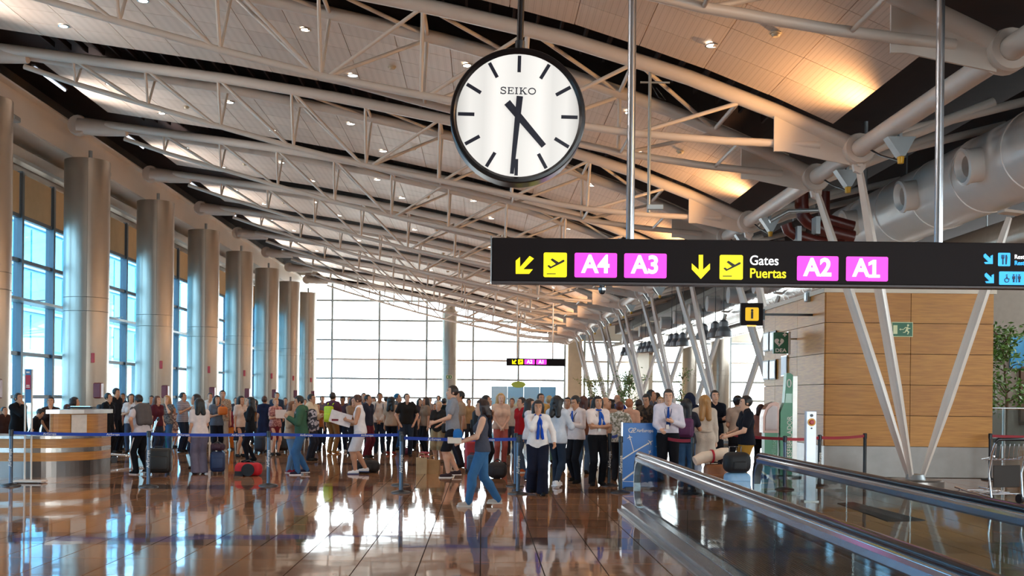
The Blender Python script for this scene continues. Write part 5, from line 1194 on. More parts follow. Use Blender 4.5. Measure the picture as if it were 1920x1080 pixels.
ARMS = {'down': ((.225, -.03, .865), (.2, 1, -.1)), 'front': ((.045, -.19, .95), (1, .5, -.3)), 'crossed': ((-.10, -.17, 1.17), (1, -.1, -.8)), 'phone': ((.07, -.27, 1.2), (.6, .3, -1)), 'mouth': ((.02, -.15, 1.47), (.7, -.1, -1)),
        'push': ((.2, -.42, 1.02), (.5, .4, -1)), 'hip': ((.2, -.03, 1.0), (1, .6, 0)), 'tray': ((.13, -.34, 1.06), (.5, .6, -1)), 'chat': ((.12, -.28, 1.28), (.6, .2, -1)), 'back': ((.05, .17, .95), (1, .3, 0)),
        'pull': ((.25, .16, .9), (.5, .6, 0)), 'swing': ((.22, -.2, .9), (.3, 1, 0)), 'ear': ((.1, -.02, 1.56), (1, -.2, -1)), 'strap': ((.1, -.13, 1.33), (.8, .1, -1)), 'pocket': ((.19, -.07, .93), (1, .7, 0)), 'wave': ((.3, -.12, .98), (.3, 1, 0))}
PEOPLE = {}; PCOUNT = [0]
def person(px, z, face, label, top='tee', tc='#444444', bottom='trousers', bc='#22252E', hs='short', hc='#20160F', sk='a', H=None, head=None, sex='m', build=1., arms=('down', 'down'), lean=0., pitch=0., yaw=0., step=0., shoes='#2A2420', shc=None, sock=None, tm=None, bm=None, vox=None, x=None, seat=False, hl=.3, extras=()):
    vox = vox or (.0135 if z < 23.6 else .019 if z < 28.5 else .025)
    X = uv(px, 745)[0] * z / F_PX if x is None else x
    if H is None: H = EYE - uv(px, head)[1] * z / F_PX - .015
    s = H / 1.75; rz = math.radians(face); root = thing('person', label, 'person', (X, z, 0), rz, 'people in the terminal'); f_ = sex == 'f'; w = (1 + (build - 1) * .6) * s; PCOUNT[0] += 1
    sw = (.155 if f_ else .170) * (w * .5 + s * .5); hipw = .085 * w; hipz = .93 * s; lz = 0.
    if seat: lz = -.47 * s
    cl_, sl_ = math.cos(lean), math.sin(lean)
    def up(p):   # torso frame: lean forward about the hips
        x_, y_, z_ = p; z0 = z_ - hipz; return (x_, y_ * cl_ - z0 * sl_, hipz + z0 * cl_ + y_ * sl_ * 1 + 0 * lz)
    hipsL = []
    legs = []
    for sd in (-1, 1):
        hp = Vector((sd * hipw, 0, hipz - .01)); fy = -sd * step * .5
        an = Vector((sd * hipw * 1.08, fy + .015, (.085 if not (step and fy > .05) else .12) * s))
        kn, an = ik(hp, an, .445 * s, .425 * s, (sd * .05, -1, 0)); legs.append((hp, kn, an, sd, fy))
    wr = 0.83 if f_ else .93
    T = []   # torso limbs: (a, b, ra, rb)
    for sd in (-1, 1):
        T += [(up((sd * .07 * w, .01, .93 * s)), up((sd * .055 * w, -.005, 1.1 * s)), (.108 if f_ else .1) * w, .094 * wr * w), (up((sd * .055 * w, -.005, 1.1 * s)), up((sd * .076 * w, -.005, 1.31 * s)), .094 * wr * w, .098 * wr * 1.04 * w), (up((sd * .076 * w, -.005, 1.31 * s)), up((sd * (sw - .035), .0, 1.415 * s)), .098 * wr * w, .06 * w), (up((0, .005, 1.475 * s)), up((sd * sw, .0, 1.425 * s)), .05 * w, .048 * w)]
        if f_: T.append((up((sd * .07 * w, -.08 * w, 1.275 * s)), up((sd * .072 * w, -.075 * w, 1.25 * s)), .062 * w, .06 * w))
    A = []
    for i, sd in enumerate((-1, 1)):
        sh = Vector(up((sd * (sw + .005), .0, 1.425 * s))); (tx, ty, tz_), pole = ARMS[arms[i]]
        tg = Vector(up((sd * tx * (w if arms[i] in ('down', 'hip', 'pocket') else s), ty * s, tz_ * s))); el, wrp = ik(sh, tg, .30 * s, .265 * s, (sd * pole[0], pole[1], pole[2])); A.append((sh, el, wrp, sd))
    nb = Vector(up((0, .005, 1.46 * s))); hcn = Vector(up((0, -.015 * s, 1.63 * s))) + Vector((0, -.06 * math.sin(pitch), -.03 * (1 - math.cos(pitch))))
    Rh = Matrix.Rotation(math.radians(yaw), 3, 'Z') @ Matrix.Rotation(pitch + lean * .5, 3, 'X'); RM = [list(r_) for r_ in Rh]
    def hd(p): return tuple(hcn + Rh @ (Vector(p) * s * 1.05))
    # ---- body
    pts = [v for l in legs for v in l[:3]] + [v for a in A for v in a[:3]] + [hcn]; lo = [min(p[i] for p in pts) - .24 for i in range(3)]; hi = [max(p[i] for p in pts) + .24 for i in range(3)]; lo[2] = -.03; hi[2] = H + .05
    B = Vol(lo, hi, vox, .035)
    for a, b, ra, rb in T: B.cone(a, b, ra, rb)
    for hp, kn, an, sd, fy in legs:
        B.cone(hp, kn, .088 * w, .056 * w); mid = kn.lerp(an, .3) + Vector((0, .012, 0)); B.cone(kn, mid, .055 * w, .056 * w); B.cone(mid, an, .056 * w, .036 * w); B.cone(an + Vector((0, .03, -.035 * s)), an + Vector((sd * .01, -.14 * s, -.05 * s)), .034 * s, .028 * s)
    fingers = MB()
    for sh, el, wp, sd in A:
        B.cone(sh, el, .049 * w, .038 * w); B.cone(el, wp, .039 * w, .025 * w, .02)
        d = (wp - el).normalized(); kn_ = wp + d * .08 * s; B.cone(wp, kn_, .026 * s, .032 * s, .015)
        c_ = Vector(up((0, -.02, wp.z))); n_ = (c_ - wp); n_ = n_ - d * n_.dot(d); n_ = n_.normalized() if n_.length > 1e-3 else d.orthogonal().normalized(); la = d.cross(n_).normalized()
        if la.dot(Vector((0, -1, .4))) < 0: la = -la
        if z < 26:
            for q, (o_, ln) in enumerate(((.024, .074), (.008, .083), (-.008, .077), (-.022, .06))):
                p0 = wp + d * .075 * s + la * o_ * s; d1 = (d + n_ * .35).normalized(); d2 = (d + n_ * 1.1).normalized(); p1 = p0 + d1 * ln * .5 * s; p2_ = p1 + d2 * ln * .5 * s
                fingers.path([p0 - d * .02, p0, p1, p2_], [.0095 * s, .0098 * s, .0088 * s, .006 * s], 6)
            p0 = wp + d * .03 * s + la * .024 * s; p1 = p0 + (d + la * .8 + n_ * .3).normalized() * .04 * s; fingers.path([p0, p1, p1 + (d + la * .25 + n_ * .4).normalized() * .032 * s], [.013 * s, .011 * s, .008 * s], 6)
        else: B.cone(kn_, kn_ + (d + n_ * .5).normalized() * .07 * s, .028 * s, .016 * s, .02)
    B.cone(nb, hd((0, .012, -.05)), (.05 if f_ else .058) * s, (.046 if f_ else .052) * s)
    k_ = .02
    B.ell(hd((0, .012, .018)), (.079 * s, .1 * s, .105 * s), RM, k_); B.ell(hd((0, -.03, -.045)), (.061 * s, .067 * s, .086 * s), RM, k_); B.cone(hd((0, -.07, -.1)), hd((0, -.072, -.103)), .026 * s, .024 * s, .03)
    B.cone(hd((0, -.086, .012)), hd((0, -.106, -.024)), .008 * s, .0125 * s, .012)
    for sd in (-1, 1):
        B.ell(hd((sd * .076, .012, -.012)), (.011 * s, .02 * s, .032 * s), RM, .008); B.cone(hd((sd * .018, -.084, .03)), hd((sd * .045, -.074, .03)), .009 * s, .008 * s, .014)
    B.ell(hd((0, -.09, -.062)), (.024 * s, .012 * s, .01 * s), RM, .008)
    # sole cut
    B.cut(lambda x_, y_, z_: -.002 - z_ + 0 * x_ + 0 * y_)
    P, F = B.mesh(); body = np_mesh('body', P, F, skin(sk), root, fingers)
    # ---- face details
    near_face = z < 34
    if near_face:
        lp = MB(); dark_ = hair(hc if hs not in ('bald',) else '#4A3A30')
        for sd in (-1, 1):
            c0_ = Vector((sd * .03, -.079, .006))
            for nm_, r_, o_ in (('eye', (.0135, .008, .0075), Vector((0, 0, 0))), ('pupil', (.0065, .005, .0068), Vector((0, -.006, 0)))):
                vs = []; fs = []; n1, n2 = 6, 8
                for i in range(n1 + 1):
                    for j in range(n2):
                        a1, a2 = math.pi * i / n1, 2 * math.pi * j / n2; vs.append(hd(c0_ + o_ + Vector((r_[0] * math.sin(a1) * math.cos(a2), r_[1] * math.sin(a1) * math.sin(a2), r_[2] * math.cos(a1)))))
                for i in range(n1):
                    for j in range(n2): fs.append((i * n2 + j, i * n2 + (j + 1) % n2, (i + 1) * n2 + (j + 1) % n2, (i + 1) * n2 + j))
                MB().add(vs, fs, True).build(nm_, mat('eye_white', '#E4DCD4', .3) if nm_ == 'eye' else mat('pupil_dark', '#1A120E', .2), body)
            MB().path([hd((sd * .014, -.09, .034)), hd((sd * .034, -.086, .04)), hd((sd * .052, -.072, .034))], .0045 * s, 5).build('eyebrow', dark_, body)
        lp.path([hd((-.024, -.09, -.061)), hd((-.008, -.1025, -.058)), hd((.008, -.1025, -.058)), hd((.024, -.09, -.061))], [.003 * s, .0055 * s, .0055 * s, .003 * s], 6)
        lp.build('lips', mat('lip_' + ('f' if f_ else 'm'), '#A8493F' if f_ else '#A8664F', .5), body)
    # ---- hair
    if hs != 'none':
        hlo = [hcn[i] - .2 * s for i in range(3)]; hhi = [hcn[i] + .2 * s for i in range(3)]
        if hs in ('long', 'curly', 'pony', 'hood'): hlo[2] -= hl * s; hhi[1] += .08; hlo[1] -= .0
        Hv = Vol(hlo, hhi, min(vox, .017), .03)
        face_ = lambda x_, y_, z_: -np.maximum(y_ / s + .05, z_ / s - (.052 if hs not in ('cap',) else .06))
        if hs == 'bald': Hv.ell(hd((0, .02, .0)), (.08 * s, .098 * s, .07 * s), RM, .01, clip=lambda x_, y_, z_: np.maximum(np.maximum(z_ / s - .01, -.045 - z_ / s), -.015 - y_ / s) * s)
        else:
            lowc = {'short': -.075, 'bob': -.12, 'long': -.1, 'curly': -.1, 'bun': -.08, 'pony': -.08, 'cap': -.06, 'hood': -.14}[hs]; q = .006 if hs in ('short', 'cap') else .016
            Hv.ell(hd((0, .02, .024)), ((.085 + q) * s, (.105 + q) * s, (.105 + q * .6) * s), RM, .01, clip=lambda x_, y_, z_: np.maximum(face_(x_, y_, z_) * s, (lowc - .02 - z_ / s) * s))
            if hs in ('bob', 'long', 'curly', 'hood'):
                Lh = .12 if hs == 'bob' else hl
                for sd in (-1, 1):
                    Hv.cone(hd((sd * .072, .015, .02)), hd((sd * .078, -.005, -min(Lh, .2))), .03 * s, .02 * s, .03); Hv.cone(hd((sd * .05, .055, .0)), tuple(Vector(hd((sd * .06, .075, -.06))) + Vector((sd * .008, .03, -(Lh - .06) * s))), .06 * s, (.056 if hs != 'bob' else .052) * s, .05)
                if hs == 'curly':
                    random.seed(int(px))
                    for _ in range(26): a_ = random.uniform(-.3, 3.44); Hv.cone(*(2 * [hd((.1 * math.cos(a_), .03 + .085 * math.sin(a_), random.uniform(-hl * .8, .07)))]), .034 * s, .034 * s, .015)
            if hs == 'pony': Hv.cone(hd((0, .11, .03)), hd((0, .13, -.05)), .03 * s, .035 * s); Hv.cone(hd((0, .13, -.05)), hd((0, .115, -hl)), .035 * s, .018 * s)
            if hs == 'bun': Hv.cone(hd((0, .11, .06)), hd((0, .115, .06)), .045 * s, .045 * s)
        P, F = Hv.mesh()
        if P is not None:
            ho = np_mesh('cap' if hs == 'cap' else 'hood' if hs == 'hood' else 'hair', P, F, cloth(hc) if hs in ('cap', 'hood') else hair(hc), root)
            if hs == 'cap': MB().path([hd((-.06, -.08, .055)), hd((-.03, -.16, .045)), hd((.03, -.16, .045)), hd((.06, -.08, .055))], .012, 6).build('brim', cloth(hc), ho)
    # ---- upper garment
    g = {'tank': .008, 'tee': .014, 'polo': .014, 'blouse': .018, 'long': .014, 'jacket': .024, 'coat': .03, 'dress': .014, 'hood': .028}[top]
    sleeve = {'tank': 0, 'tee': .62, 'polo': .62, 'blouse': .62, 'long': 1.9, 'jacket': 1.9, 'coat': 1.9, 'dress': .5, 'hood': 1.9}[top]; hem = {'tank': .9, 'tee': .88, 'polo': .9, 'blouse': .86, 'long': .88, 'jacket': .84, 'coat': .45, 'dress': .5, 'hood': .86}[top] * s
    if 'tucked' in extras: hem = 1.0 * s
    tlo = [lo[0], lo[1], hem - .05]; thi = [hi[0], hi[1], 1.62 * s]
    G = Vol(tlo, thi, vox, .04)
    for a, b, ra, rb in T: G.cone(a, b, ra, rb, None, g)
    if top in ('coat', 'dress'):
        for sd in (-1, 1): G.cone((sd * .06 * w, 0, .98 * s), (sd * .11 * w, .01, hem), .1 * w, .135 * w, .06, g * .6)
    elif hem < .95 * s and 'tucked' not in extras:
        for sd in (-1, 1): G.cone(up((sd * .07 * w, .005, 1.0 * s)), up((sd * .078 * w, .005, hem - .02)), .1 * w, .103 * w, .05, g)
    for sh, el, wp, sd in A:
        if sleeve:
            e1 = sh.lerp(el, min(1, sleeve)); G.cone(sh, e1, .05 * w, (.05 if sleeve < 1 else .041) * w, .03, g * (1.15 if sleeve < 1 else .9))
            if sleeve > 1: G.cone(el, el.lerp(wp, sleeve - 1), .041 * w, .032 * w, .02, g * .8)
    if top in ('polo', 'jacket', 'coat', 'blouse', 'hood'): G.cone(up((0, .012, 1.48 * s)), up((0, .006, 1.5 * s)), .062 * s, .064 * s, .02)
    if top == 'hood': G.cone(up((0, .09, 1.46 * s)), up((0, .11, 1.40 * s)), .075 * s, .07 * s)
    nkr = (.062 if top in ('tank', 'dress') else .054) * s; ncx, ncy, ncz = up((0, -.035 * s, 1.53 * s))
    if top not in ('polo', 'jacket', 'coat', 'hood', 'blouse'): G.ell((ncx, ncy, ncz), (nkr, nkr * 1.05, (.085 if top != 'tank' else .12) * s), None, None, True)
    else: G.ell((ncx, ncy - .03 * s, ncz), (.035 * s, .07 * s, .09 * s), None, None, True)
    G.cut(lambda x_, y_, z_: hem - z_ + 0 * x_ + 0 * y_)
    P, F = G.mesh(); tpart = np_mesh({'tank': 'sleeveless_top', 'tee': 't_shirt', 'polo': 'polo_shirt', 'blouse': 'blouse', 'long': 'shirt', 'jacket': 'jacket', 'coat': 'coat', 'dress': 'dress', 'hood': 'hooded_top'}[top], P, F, tm or cloth(tc), root)
    # ---- lower garment
    if bottom != 'none' and top not in ('dress',):
        g2 = {'trousers': .013, 'wide': .03, 'jeans': .015, 'leggings': .013, 'shorts': .017, 'skirt': .01, 'culottes': .03}[bottom]; hem2 = {'shorts': .5, 'skirt': .48, 'culottes': .36}.get(bottom, .03) * s
        L2 = Vol([lo[0], lo[1], hem2 - .05], [hi[0], hi[1], 1.08 * s], vox, .025)
        for a, b, ra, rb in T[:1] + T[(5 if f_ else 4):(6 if f_ else 5)]: L2.cone(a, b, ra, rb * .98, .04, .006)
        for hp, kn, an, sd, fy in legs:
            e = an + Vector((0, .012, -.02 * s))
            if bottom == 'skirt': L2.cone(hp + Vector((-sd * .03, 0, 0)), (sd * .09 * w, 0, hem2), .1 * w, .14 * w, .06)
            elif bottom in ('shorts', 'culottes'): L2.cone(hp + Vector((sd * .012, 0, 0)), kn + Vector((sd * .014, 0, 0)), .086 * w, .07 * w, .012, g2); (L2.cone(kn, kn.lerp(e, .6), .068 * w, .085 * w, .02, g2) if bottom == 'culottes' else None)
            else:
                L2.cone(hp, kn, .088 * w, .058 * w, .025, g2); kk = {'trousers': (.06, .054), 'wide': (.062, .072), 'jeans': (.058, .044), 'leggings': (.054, .037)}[bottom]; mid = kn.lerp(e, .32) + Vector((0, .012, 0)); L2.cone(kn, mid, .057 * w, kk[0] * w, .02, g2); L2.cone(mid, e, kk[0] * w, kk[1] * w, .02, g2 * (.8 if bottom != 'wide' else 1))
        wz = 1.03 * s; L2.cut(lambda x_, y_, z_: np.maximum(z_ - wz, hem2 - z_) + 0 * x_ + 0 * y_)
        P, F = L2.mesh(); np_mesh({'trousers': 'trousers', 'wide': 'wide_trousers', 'jeans': 'jeans', 'leggings': 'leggings', 'shorts': 'shorts', 'skirt': 'skirt', 'culottes': 'culottes'}[bottom], P, F, bm or cloth(bc), root)
    # ---- shoes
    for hp, kn, an, sd, fy in legs:
        Sv = Vol([an.x - .1, an.y - .25, -.02], [an.x + .1, an.y + .14, .2], max(.011, vox * .8), .03); lift = an.z - .085 * s
        Sv.cone(an + Vector((0, .035 * s, -.04 * s)), an + Vector((sd * .012, -.13 * s, -.052 * s)), .043 * s, .038 * s); Sv.cone(an + Vector((0, .02, -.01 * s)), an + Vector((0, -.02, -.03 * s)), .042 * s, .043 * s); Sv.cut(lambda x_, y_, z_: (lift - .0 - z_) + 0 * x_ + 0 * y_); Sv.cut(lambda x_, y_, z_: z_ - lift - .1 * s + 0 * x_ + 0 * y_)
        P, F = Sv.mesh()
        if P is None: continue
        so = np_mesh('shoe', P, F, cloth(shoes), root)
        if z < 24 and shc: MB().prism([(an.x - .046 * s, an.y + .08 * s), (an.x - .046 * s, an.y - .15 * s), (an.x - .02, an.y - .18 * s), (an.x + .03, an.y - .175 * s), (an.x + .05 * s, an.y - .13 * s), (an.x + .046 * s, an.y + .08 * s)], lift + .001, lift + .02, lambda u, v, t: (u, v, t)).build('sole', cloth(shc), so)
    root['_s'] = s
    J = dict(root=root, s=s, w=w, A=A, legs=legs, up=up, hd=hd, X=X, z=z, rz=rz, top=tpart, H=H)
    return J
def wpt(J, p):
    c, s_ = math.cos(J['rz']), math.sin(J['rz']); return (J['X'] + p[0] * c - p[1] * s_, J['z'] + p[0] * s_ + p[1] * c, p[2])
def scarf(J, hexc, ln=.3):
    s, up = J['s'], J['up']; b = MB(); b.path([up((.075 * s * math.cos(t), .0 + .075 * s * math.sin(t), (1.475 - .012 * math.sin(t)) * s)) for t in [2 * math.pi * i / 14 for i in range(14)]], .02 * s, 6, closed=True)
    so = b.build('neck_scarf', cloth(hexc), J['root']); o = MB()
    for dx in (-.012, .03): o.path([up((.02 * s, -.095 * s, 1.45 * s)), up(((.02 + dx) * s, -.135 * s, 1.38 * s)), up(((.02 + dx * 2) * s, -.15 * s, (1.42 - ln) * s)), up(((.02 + dx * 2.5) * s, -.15 * s, (1.38 - ln) * s))], [.018 * s, .024 * s, .03 * s, .02 * s], 6)
    o.build('scarf_tail', cloth(hexc), so)
def tie(J, hexc):
    s, up = J['s'], J['up']; b = MB(); pts = [(-.018, 1.45), (.018, 1.45), (.014, 1.42), (.036, 1.14), (0, 1.08), (-.036, 1.14), (-.014, 1.42)]
    f0 = [up((x * s, -.122 * s - .01 * (1.45 - zz), zz * s)) for x, zz in pts]; f1 = [(x, y - .012, zz) for x, y, zz in f0]; n = len(pts); b.add(f0 + f1, [tuple(range(n)), tuple(range(n, 2 * n))[::-1]] + [(i, (i + 1) % n, n + (i + 1) % n, n + i) for i in range(n)]); b.build('tie', cloth(hexc), J['root'])
def lanyard(J, hexc='#1B2340'):
    s, up = J['s'], J['up']; b = MB(); b.path([up((-.07 * s, -.02 * s, 1.475 * s)), up((-.06 * s, -.12 * s, 1.36 * s)), up((-.01 * s, -.15 * s, 1.15 * s))], .006, 5).path([up((.07 * s, -.02 * s, 1.475 * s)), up((.05 * s, -.12 * s, 1.36 * s)), up((-.01 * s, -.15 * s, 1.15 * s))], .006, 5); o = b.build('lanyard', cloth(hexc), J['root']); c = up((-.01 * s, -.155 * s, 1.11 * s)); MB().box(c, (.055, .006, .08)).build('badge', PW, o)
def backpack(J, hexc, label, d=(.3, .17, .42), zt=1.42, m=None, side=0., name='backpack'):
    s, up = J['s'], J['up']; t = thing(name, label, 'bag', wpt(J, (0, 0, 0)), J['rz']); mm = m or mat('bag_' + hexc.strip('#'), hexc, .65, 0, .12, 9, .15, 30); c = up((side, .12 * s + d[1] / 2, (zt - d[2]) * s)); rounded(d, min(d) * .42, 4).build('main_pocket', mm, t, c); rounded((d[0] * .75, .06, d[2] * .45), .03).build('outer_pocket', mm, t, (c[0], c[1] + d[1] / 2 + .01, c[2] + .04))
    for sd in (-1, 1): MB().path([up((sd * .09 * s, .12 * s, 1.4 * s)), up((sd * .105 * s, .0, 1.5 * s)), up((sd * .11 * s, -.125 * s, 1.38 * s)), up((sd * .14 * s, -.11 * s, 1.22 * s)), up((sd * .15 * s, .04 * s, 1.1 * s)), up((sd * .1 * s, .13 * s, 1.05 * s))], .016, 6).build('strap', mm, t)
    return t
def shoulder_bag(J, hexc, label, side=1, z_=.92, d=(.28, .13, .24), y=0.):
    s, up = J['s'], J['up']; t = thing('shoulder_bag', label, 'bag', wpt(J, (0, 0, 0)), J['rz']); mm = mat('bag_' + hexc.strip('#'), hexc, .55, 0, .1, 9); c = (side * (.21 * J['w'] + .04), y, z_ * s - d[2] / 2); rounded((d[1], d[0], d[2]), .05, 3).build('pouch', mm, t, c); MB().path([(c[0], c[1] - .08, z_ * s + d[2] * .35), up((side * .17 * J['w'], -.03, 1.47 * s)), up((side * .1 * J['w'], .06, 1.5 * s)), (c[0], c[1] + .1, z_ * s + d[2] * .35)], .011, 6).build('strap', mm, t); return t
def held(J, i, fn, name, label, cat):
    wp = J['A'][i][2]; el = J['A'][i][1]; p = wp + (wp - el).normalized() * .1; t = thing(name, label, cat, wpt(J, p), J['rz']); fn(t); return t
# ------------------------------------------------------------------ the crowd
random.seed(9)
# --- foreground walkers and the group in front of the belts
J = person(905, 16.15, -88, 'woman in dark grey sleeveless top and jeans walking past carrying a tray', 'tank', '#4A4A55', 'jeans', '#3E6A94', 'bob', '#2E1710', 'a', head=748, sex='f', build=1.08, arms=('tray', 'tray'), step=.46, shoes='#C9B9AC', shc='#E0D6CC', pitch=.08)
c = wpt(J, (0, -.42, 1.0)); t = thing('cardboard_tray', 'cream cardboard tray carried by the walking woman', 'tray', (c[0], c[1], c[2]), J['rz']); MB().box((0, 0, -.04), (.3, .2, .01)).box((0, -.1, 0), (.3, .01, .08)).box((0, .1, 0), (.3, .01, .08)).box((-.15, 0, 0), (.01, .2, .08)).box((.15, 0, 0), (.01, .2, .08)).build('tray_box', mat('cream_card', '#E6D6C4', .7), t); rounded((.2, .14, .2), .06).build('blue_jacket', cloth('#2E6FB0'), t, (0, .05, -.03))
J = person(849, 21.9, -80, 'tall man in grey t-shirt and black shorts reaching towards older woman', 'tee', '#8F8C90', 'shorts', '#1B1A20', 'short', '#2A1B14', 'a', head=722, arms=('down', 'tray'), build=1.1, shoes='#3A2C30', shc='#E8E2DC', step=.22)
J = person(1009, 18.1, 0, 'woman in white shirt and blue scarf covering her mouth with one hand', 'long', '#EDE4E0', 'wide', '#191B2C', 'long', '#1B1110', 'b', head=750, sex='f', build=1.06, arms=('mouth', 'wave'), step=.2, shoes='#1A1718', hl=.26, pitch=.1); scarf(J, '#1F4FB8', .34)
J = person(1045, 19.9, 150, 'woman with curly dark hair in pale denim jacket and skinny dark jeans', 'jacket', '#C9CBD2', 'leggings', '#26303F', 'curly', '#1C110D', 'b', head=741, sex='f', arms=('chat', 'down'), step=.3, shoes='#EDE6E2', shc='#FFFFFF', hl=.25)
J = person(1081, 20.7, -45, 'man in white shirt and blue scarf looking down at his phone', 'long', '#E9DAD6', 'trousers', '#14151C', 'short', '#17100D', 'b', head=741, arms=('phone', 'phone'), pitch=.42, shoes='#15120F', step=.12); tie(J, '#2A56B4'); lanyard(J)
held(J, 0, lambda t: MB().box((0, 0, .02), (.075, .012, .15), ch=.004).build('case', BLACK, t) and MB().box((0, -.008, .02), (.065, .004, .12)).build('screen', mat('phone_screen', '#3A4A60', .1), t), 'mobile_phone', 'dark mobile phone held by the man looking down', 'phone')
J = person(1121, 20.2, 12, 'woman with black bob, white blouse and blue scarf standing with arms crossed', 'blouse', '#EBD8D0', 'trousers', '#101015', 'bob', '#140E0F', 'b', head=742, sex='f', build=1.1, arms=('crossed', 'crossed'), shoes='#14100F', extras=('tucked',)); scarf(J, '#2456B0', .2); lanyard(J, '#101015')
J = person(1253, 19.3, -8, 'big man in white shirt and blue tie with lanyard behind the airline board', 'long', '#DAD2DC', 'trousers', '#101016', 'short', '#2A1E1A', 'a', head=729, build=1.16, arms=('tray', 'phone'), pitch=.15, shoes='#14110F', extras=('tucked',)); tie(J, '#1F4694'); lanyard(J, '#24406E')
J = person(1287, 19.9, 165, 'girl with long black hair seen from behind with pink and purple backpack', 'tee', '#2A2A35', 'jeans', '#42658C', 'long', '#120D10', 'b', head=747, sex='f', arms=('chat', 'down'), shoes='#2F5D8C', shc='#E8E8E8', hl=.42); backpack(J, '#5A2450', 'purple and pink backpack on the girl with long black hair', (.3, .16, .36), 1.36)
J = person(1321, 20.2, 178, 'woman in belted beige trench coat with long blond hair seen from behind', 'coat', '#CDBCAC', 'leggings', '#C9CEDC', 'long', '#A6763F', 'd', head=740, sex='f', arms=('down', 'down'), shoes='#D8D4D4', hl=.32); s = J['s']
MB().path([(.155 * s * math.cos(t), .008 + .125 * s * math.sin(t), 1.06 * s) for t in [2 * math.pi * i / 20 for i in range(20)]], .026, 6, closed=True).build('coat_belt', cloth('#BFAE9E'), J['root'])
J = person(1400, 18.3, -88, 'man in black polo shirt and khaki trousers resting a hand on luggage', 'polo', '#15161F', 'trousers', '#A4762C', 'short', '#15100F', 'a', head=741, arms=('tray', 'tray'), build=1.06, pitch=.1, shoes='#26211F')
wp = J['A'][0][2]; MB().lathe([(.028, -.012), (.033, -.01), (.033, .01), (.028, .012)], n=14, c=tuple(J['A'][0][2].lerp(J['A'][0][1], .1)), M=Matrix.Rotation(math.pi / 2, 3, 'X')).build('wrist_watch', CHROME, J['root'])
J = person(1383, 22.3, 178, 'woman in beige t-shirt seen from behind with black jacket tied at the waist', 'tee', '#A08878', 'leggings', '#15141A', 'bun', '#140E0D', 'b', head=741, sex='f', arms=('front', 'front')); s = J['s']
MB().lathe([(.15 * s, 1.04 * s), (.19 * s, 1.0 * s), (.2 * s, .86 * s), (.17 * s, .74 * s), (.1, .74 * s)], n=20, M=Matrix.Diagonal((1, .82, 1))).build('tied_jacket', cloth('#111117'), J['root'])
J = person(1340, 23.0, 5, 'man with receding hair in black sweater standing behind the trench coat', 'long', '#131722', 'trousers', '#22222A', 'short', '#241A16', 'a', head=731, arms=('crossed', 'crossed'))
J = person(1427, 24.3, 160, 'woman with short dark red hair in pink sleeveless top seen from behind', 'tank', '#A87870', 'trousers', '#17171D', 'bob', '#2E0F12', 'a', head=757, sex='f', arms=('front', 'down'))
J = person(1293, 22.4, 170, 'person wearing a dark navy hood behind the girl with long black hair', 'hood', '#1B2034', 'trousers', '#1C1E28', 'hood', '#1B2034', 'b', head=736, hl=.1)
# --- right-hand crowd behind
J = person(994, 21.4, 70, 'woman with glasses in white t-shirt and jeans behind the woman covering her mouth', 'tee', '#E3DEE2', 'jeans', '#3D5470', 'long', '#241612', 'a', head=747, sex='f', arms=('crossed', 'crossed'), shoes='#2A2A30', hl=.24)
c_ = MB(); hd = J['hd']
for sd in (-1, 1): c_.path([hd((sd * .034 + .024 * math.cos(t), -.1, .006 + .019 * math.sin(t))) for t in [6.283 * i / 12 for i in range(12)]], .0035, 5, closed=True)
c_.path([hd((-.01, -.102, .01)), hd((.01, -.102, .01))], .003, 5).build('glasses', BLACK, J['root'])
J = person(978, 23.6, -60, 'man in red t-shirt half hidden behind the woman with glasses', 'tee', '#B01B22', 'jeans', '#46566C', 'short', '#231512', 'a', head=744, arms=('hip', 'down'), shoes='#B5562A', shc='#E8E0D8')
J = person(912, 23.2, 80, 'man in dark navy shirt with black backpack behind the walking woman', 'tee', '#1D2536', 'trousers', '#16171D', 'short', '#17110F', 'b', head=740, arms=('down', 'strap')); backpack(J, '#14141A', 'black backpack on the man behind the walking woman', (.3, .18, .44), 1.4)
J = person(939, 26.0, 10, 'blond woman in peach top standing before the holiday posters', 'tee', '#E8C2AA', 'trousers', '#C46A60', 'bob', '#C79A5E', 'd', head=737, sex='f', arms=('front', 'front'))
J = person(863, 25.0, -70, 'man in tan shirt just behind the tall man in grey', 'tee', '#A8876C', 'trousers', '#2B2B33', 'short', '#1C1410', 'b', head=732)
J = person(1014, 26.0, 20, 'dark-haired man peering over the women near the posters', 'tee', '#D0A05A', 'trousers', '#24262E', 'short', '#1A1210', 'b', head=737)
J = person(1030, 27.0, 170, 'person with blond hair in pale top seen from behind in the crowd', 'tee', '#D8C6B0', 'jeans', '#4E6C50', 'short', '#B99A6C', 'a', head=741)
J = person(1064, 24.0, -10, 'young man in white t-shirt looking out between the two airline staff', 'tee', '#E6DEE0', 'trousers', '#22252E', 'short', '#1B1210', 'b', head=744)
J = person(1094, 23.4, 160, 'woman with auburn hair and brown top behind the man with the phone', 'tee', '#7A4A36', 'jeans', '#4B5F76', 'long', '#4A1F12', 'a', head=742, sex='f', hl=.3)
J = person(1108, 25.2, 30, 'woman with dark hair in black top between the airline staff', 'tee', '#26222A', 'trousers', '#1D1E26', 'long', '#1A1110', 'c', head=744, sex='f', hl=.25)
J = person(1134, 22.6, 75, 'bald man in tan shirt beside the woman with crossed arms', 'tee', '#C09A7C', 'trousers', '#5A4A3C', 'bald', '#7A6A5C', 'b', head=744)
J = person(1157, 26.2, 15, 'bald man in bright blue polo shirt in the crowd', 'polo', '#1F3FA0', 'trousers', '#2A2A34', 'bald', '#6A5A4E', 'b', head=739)
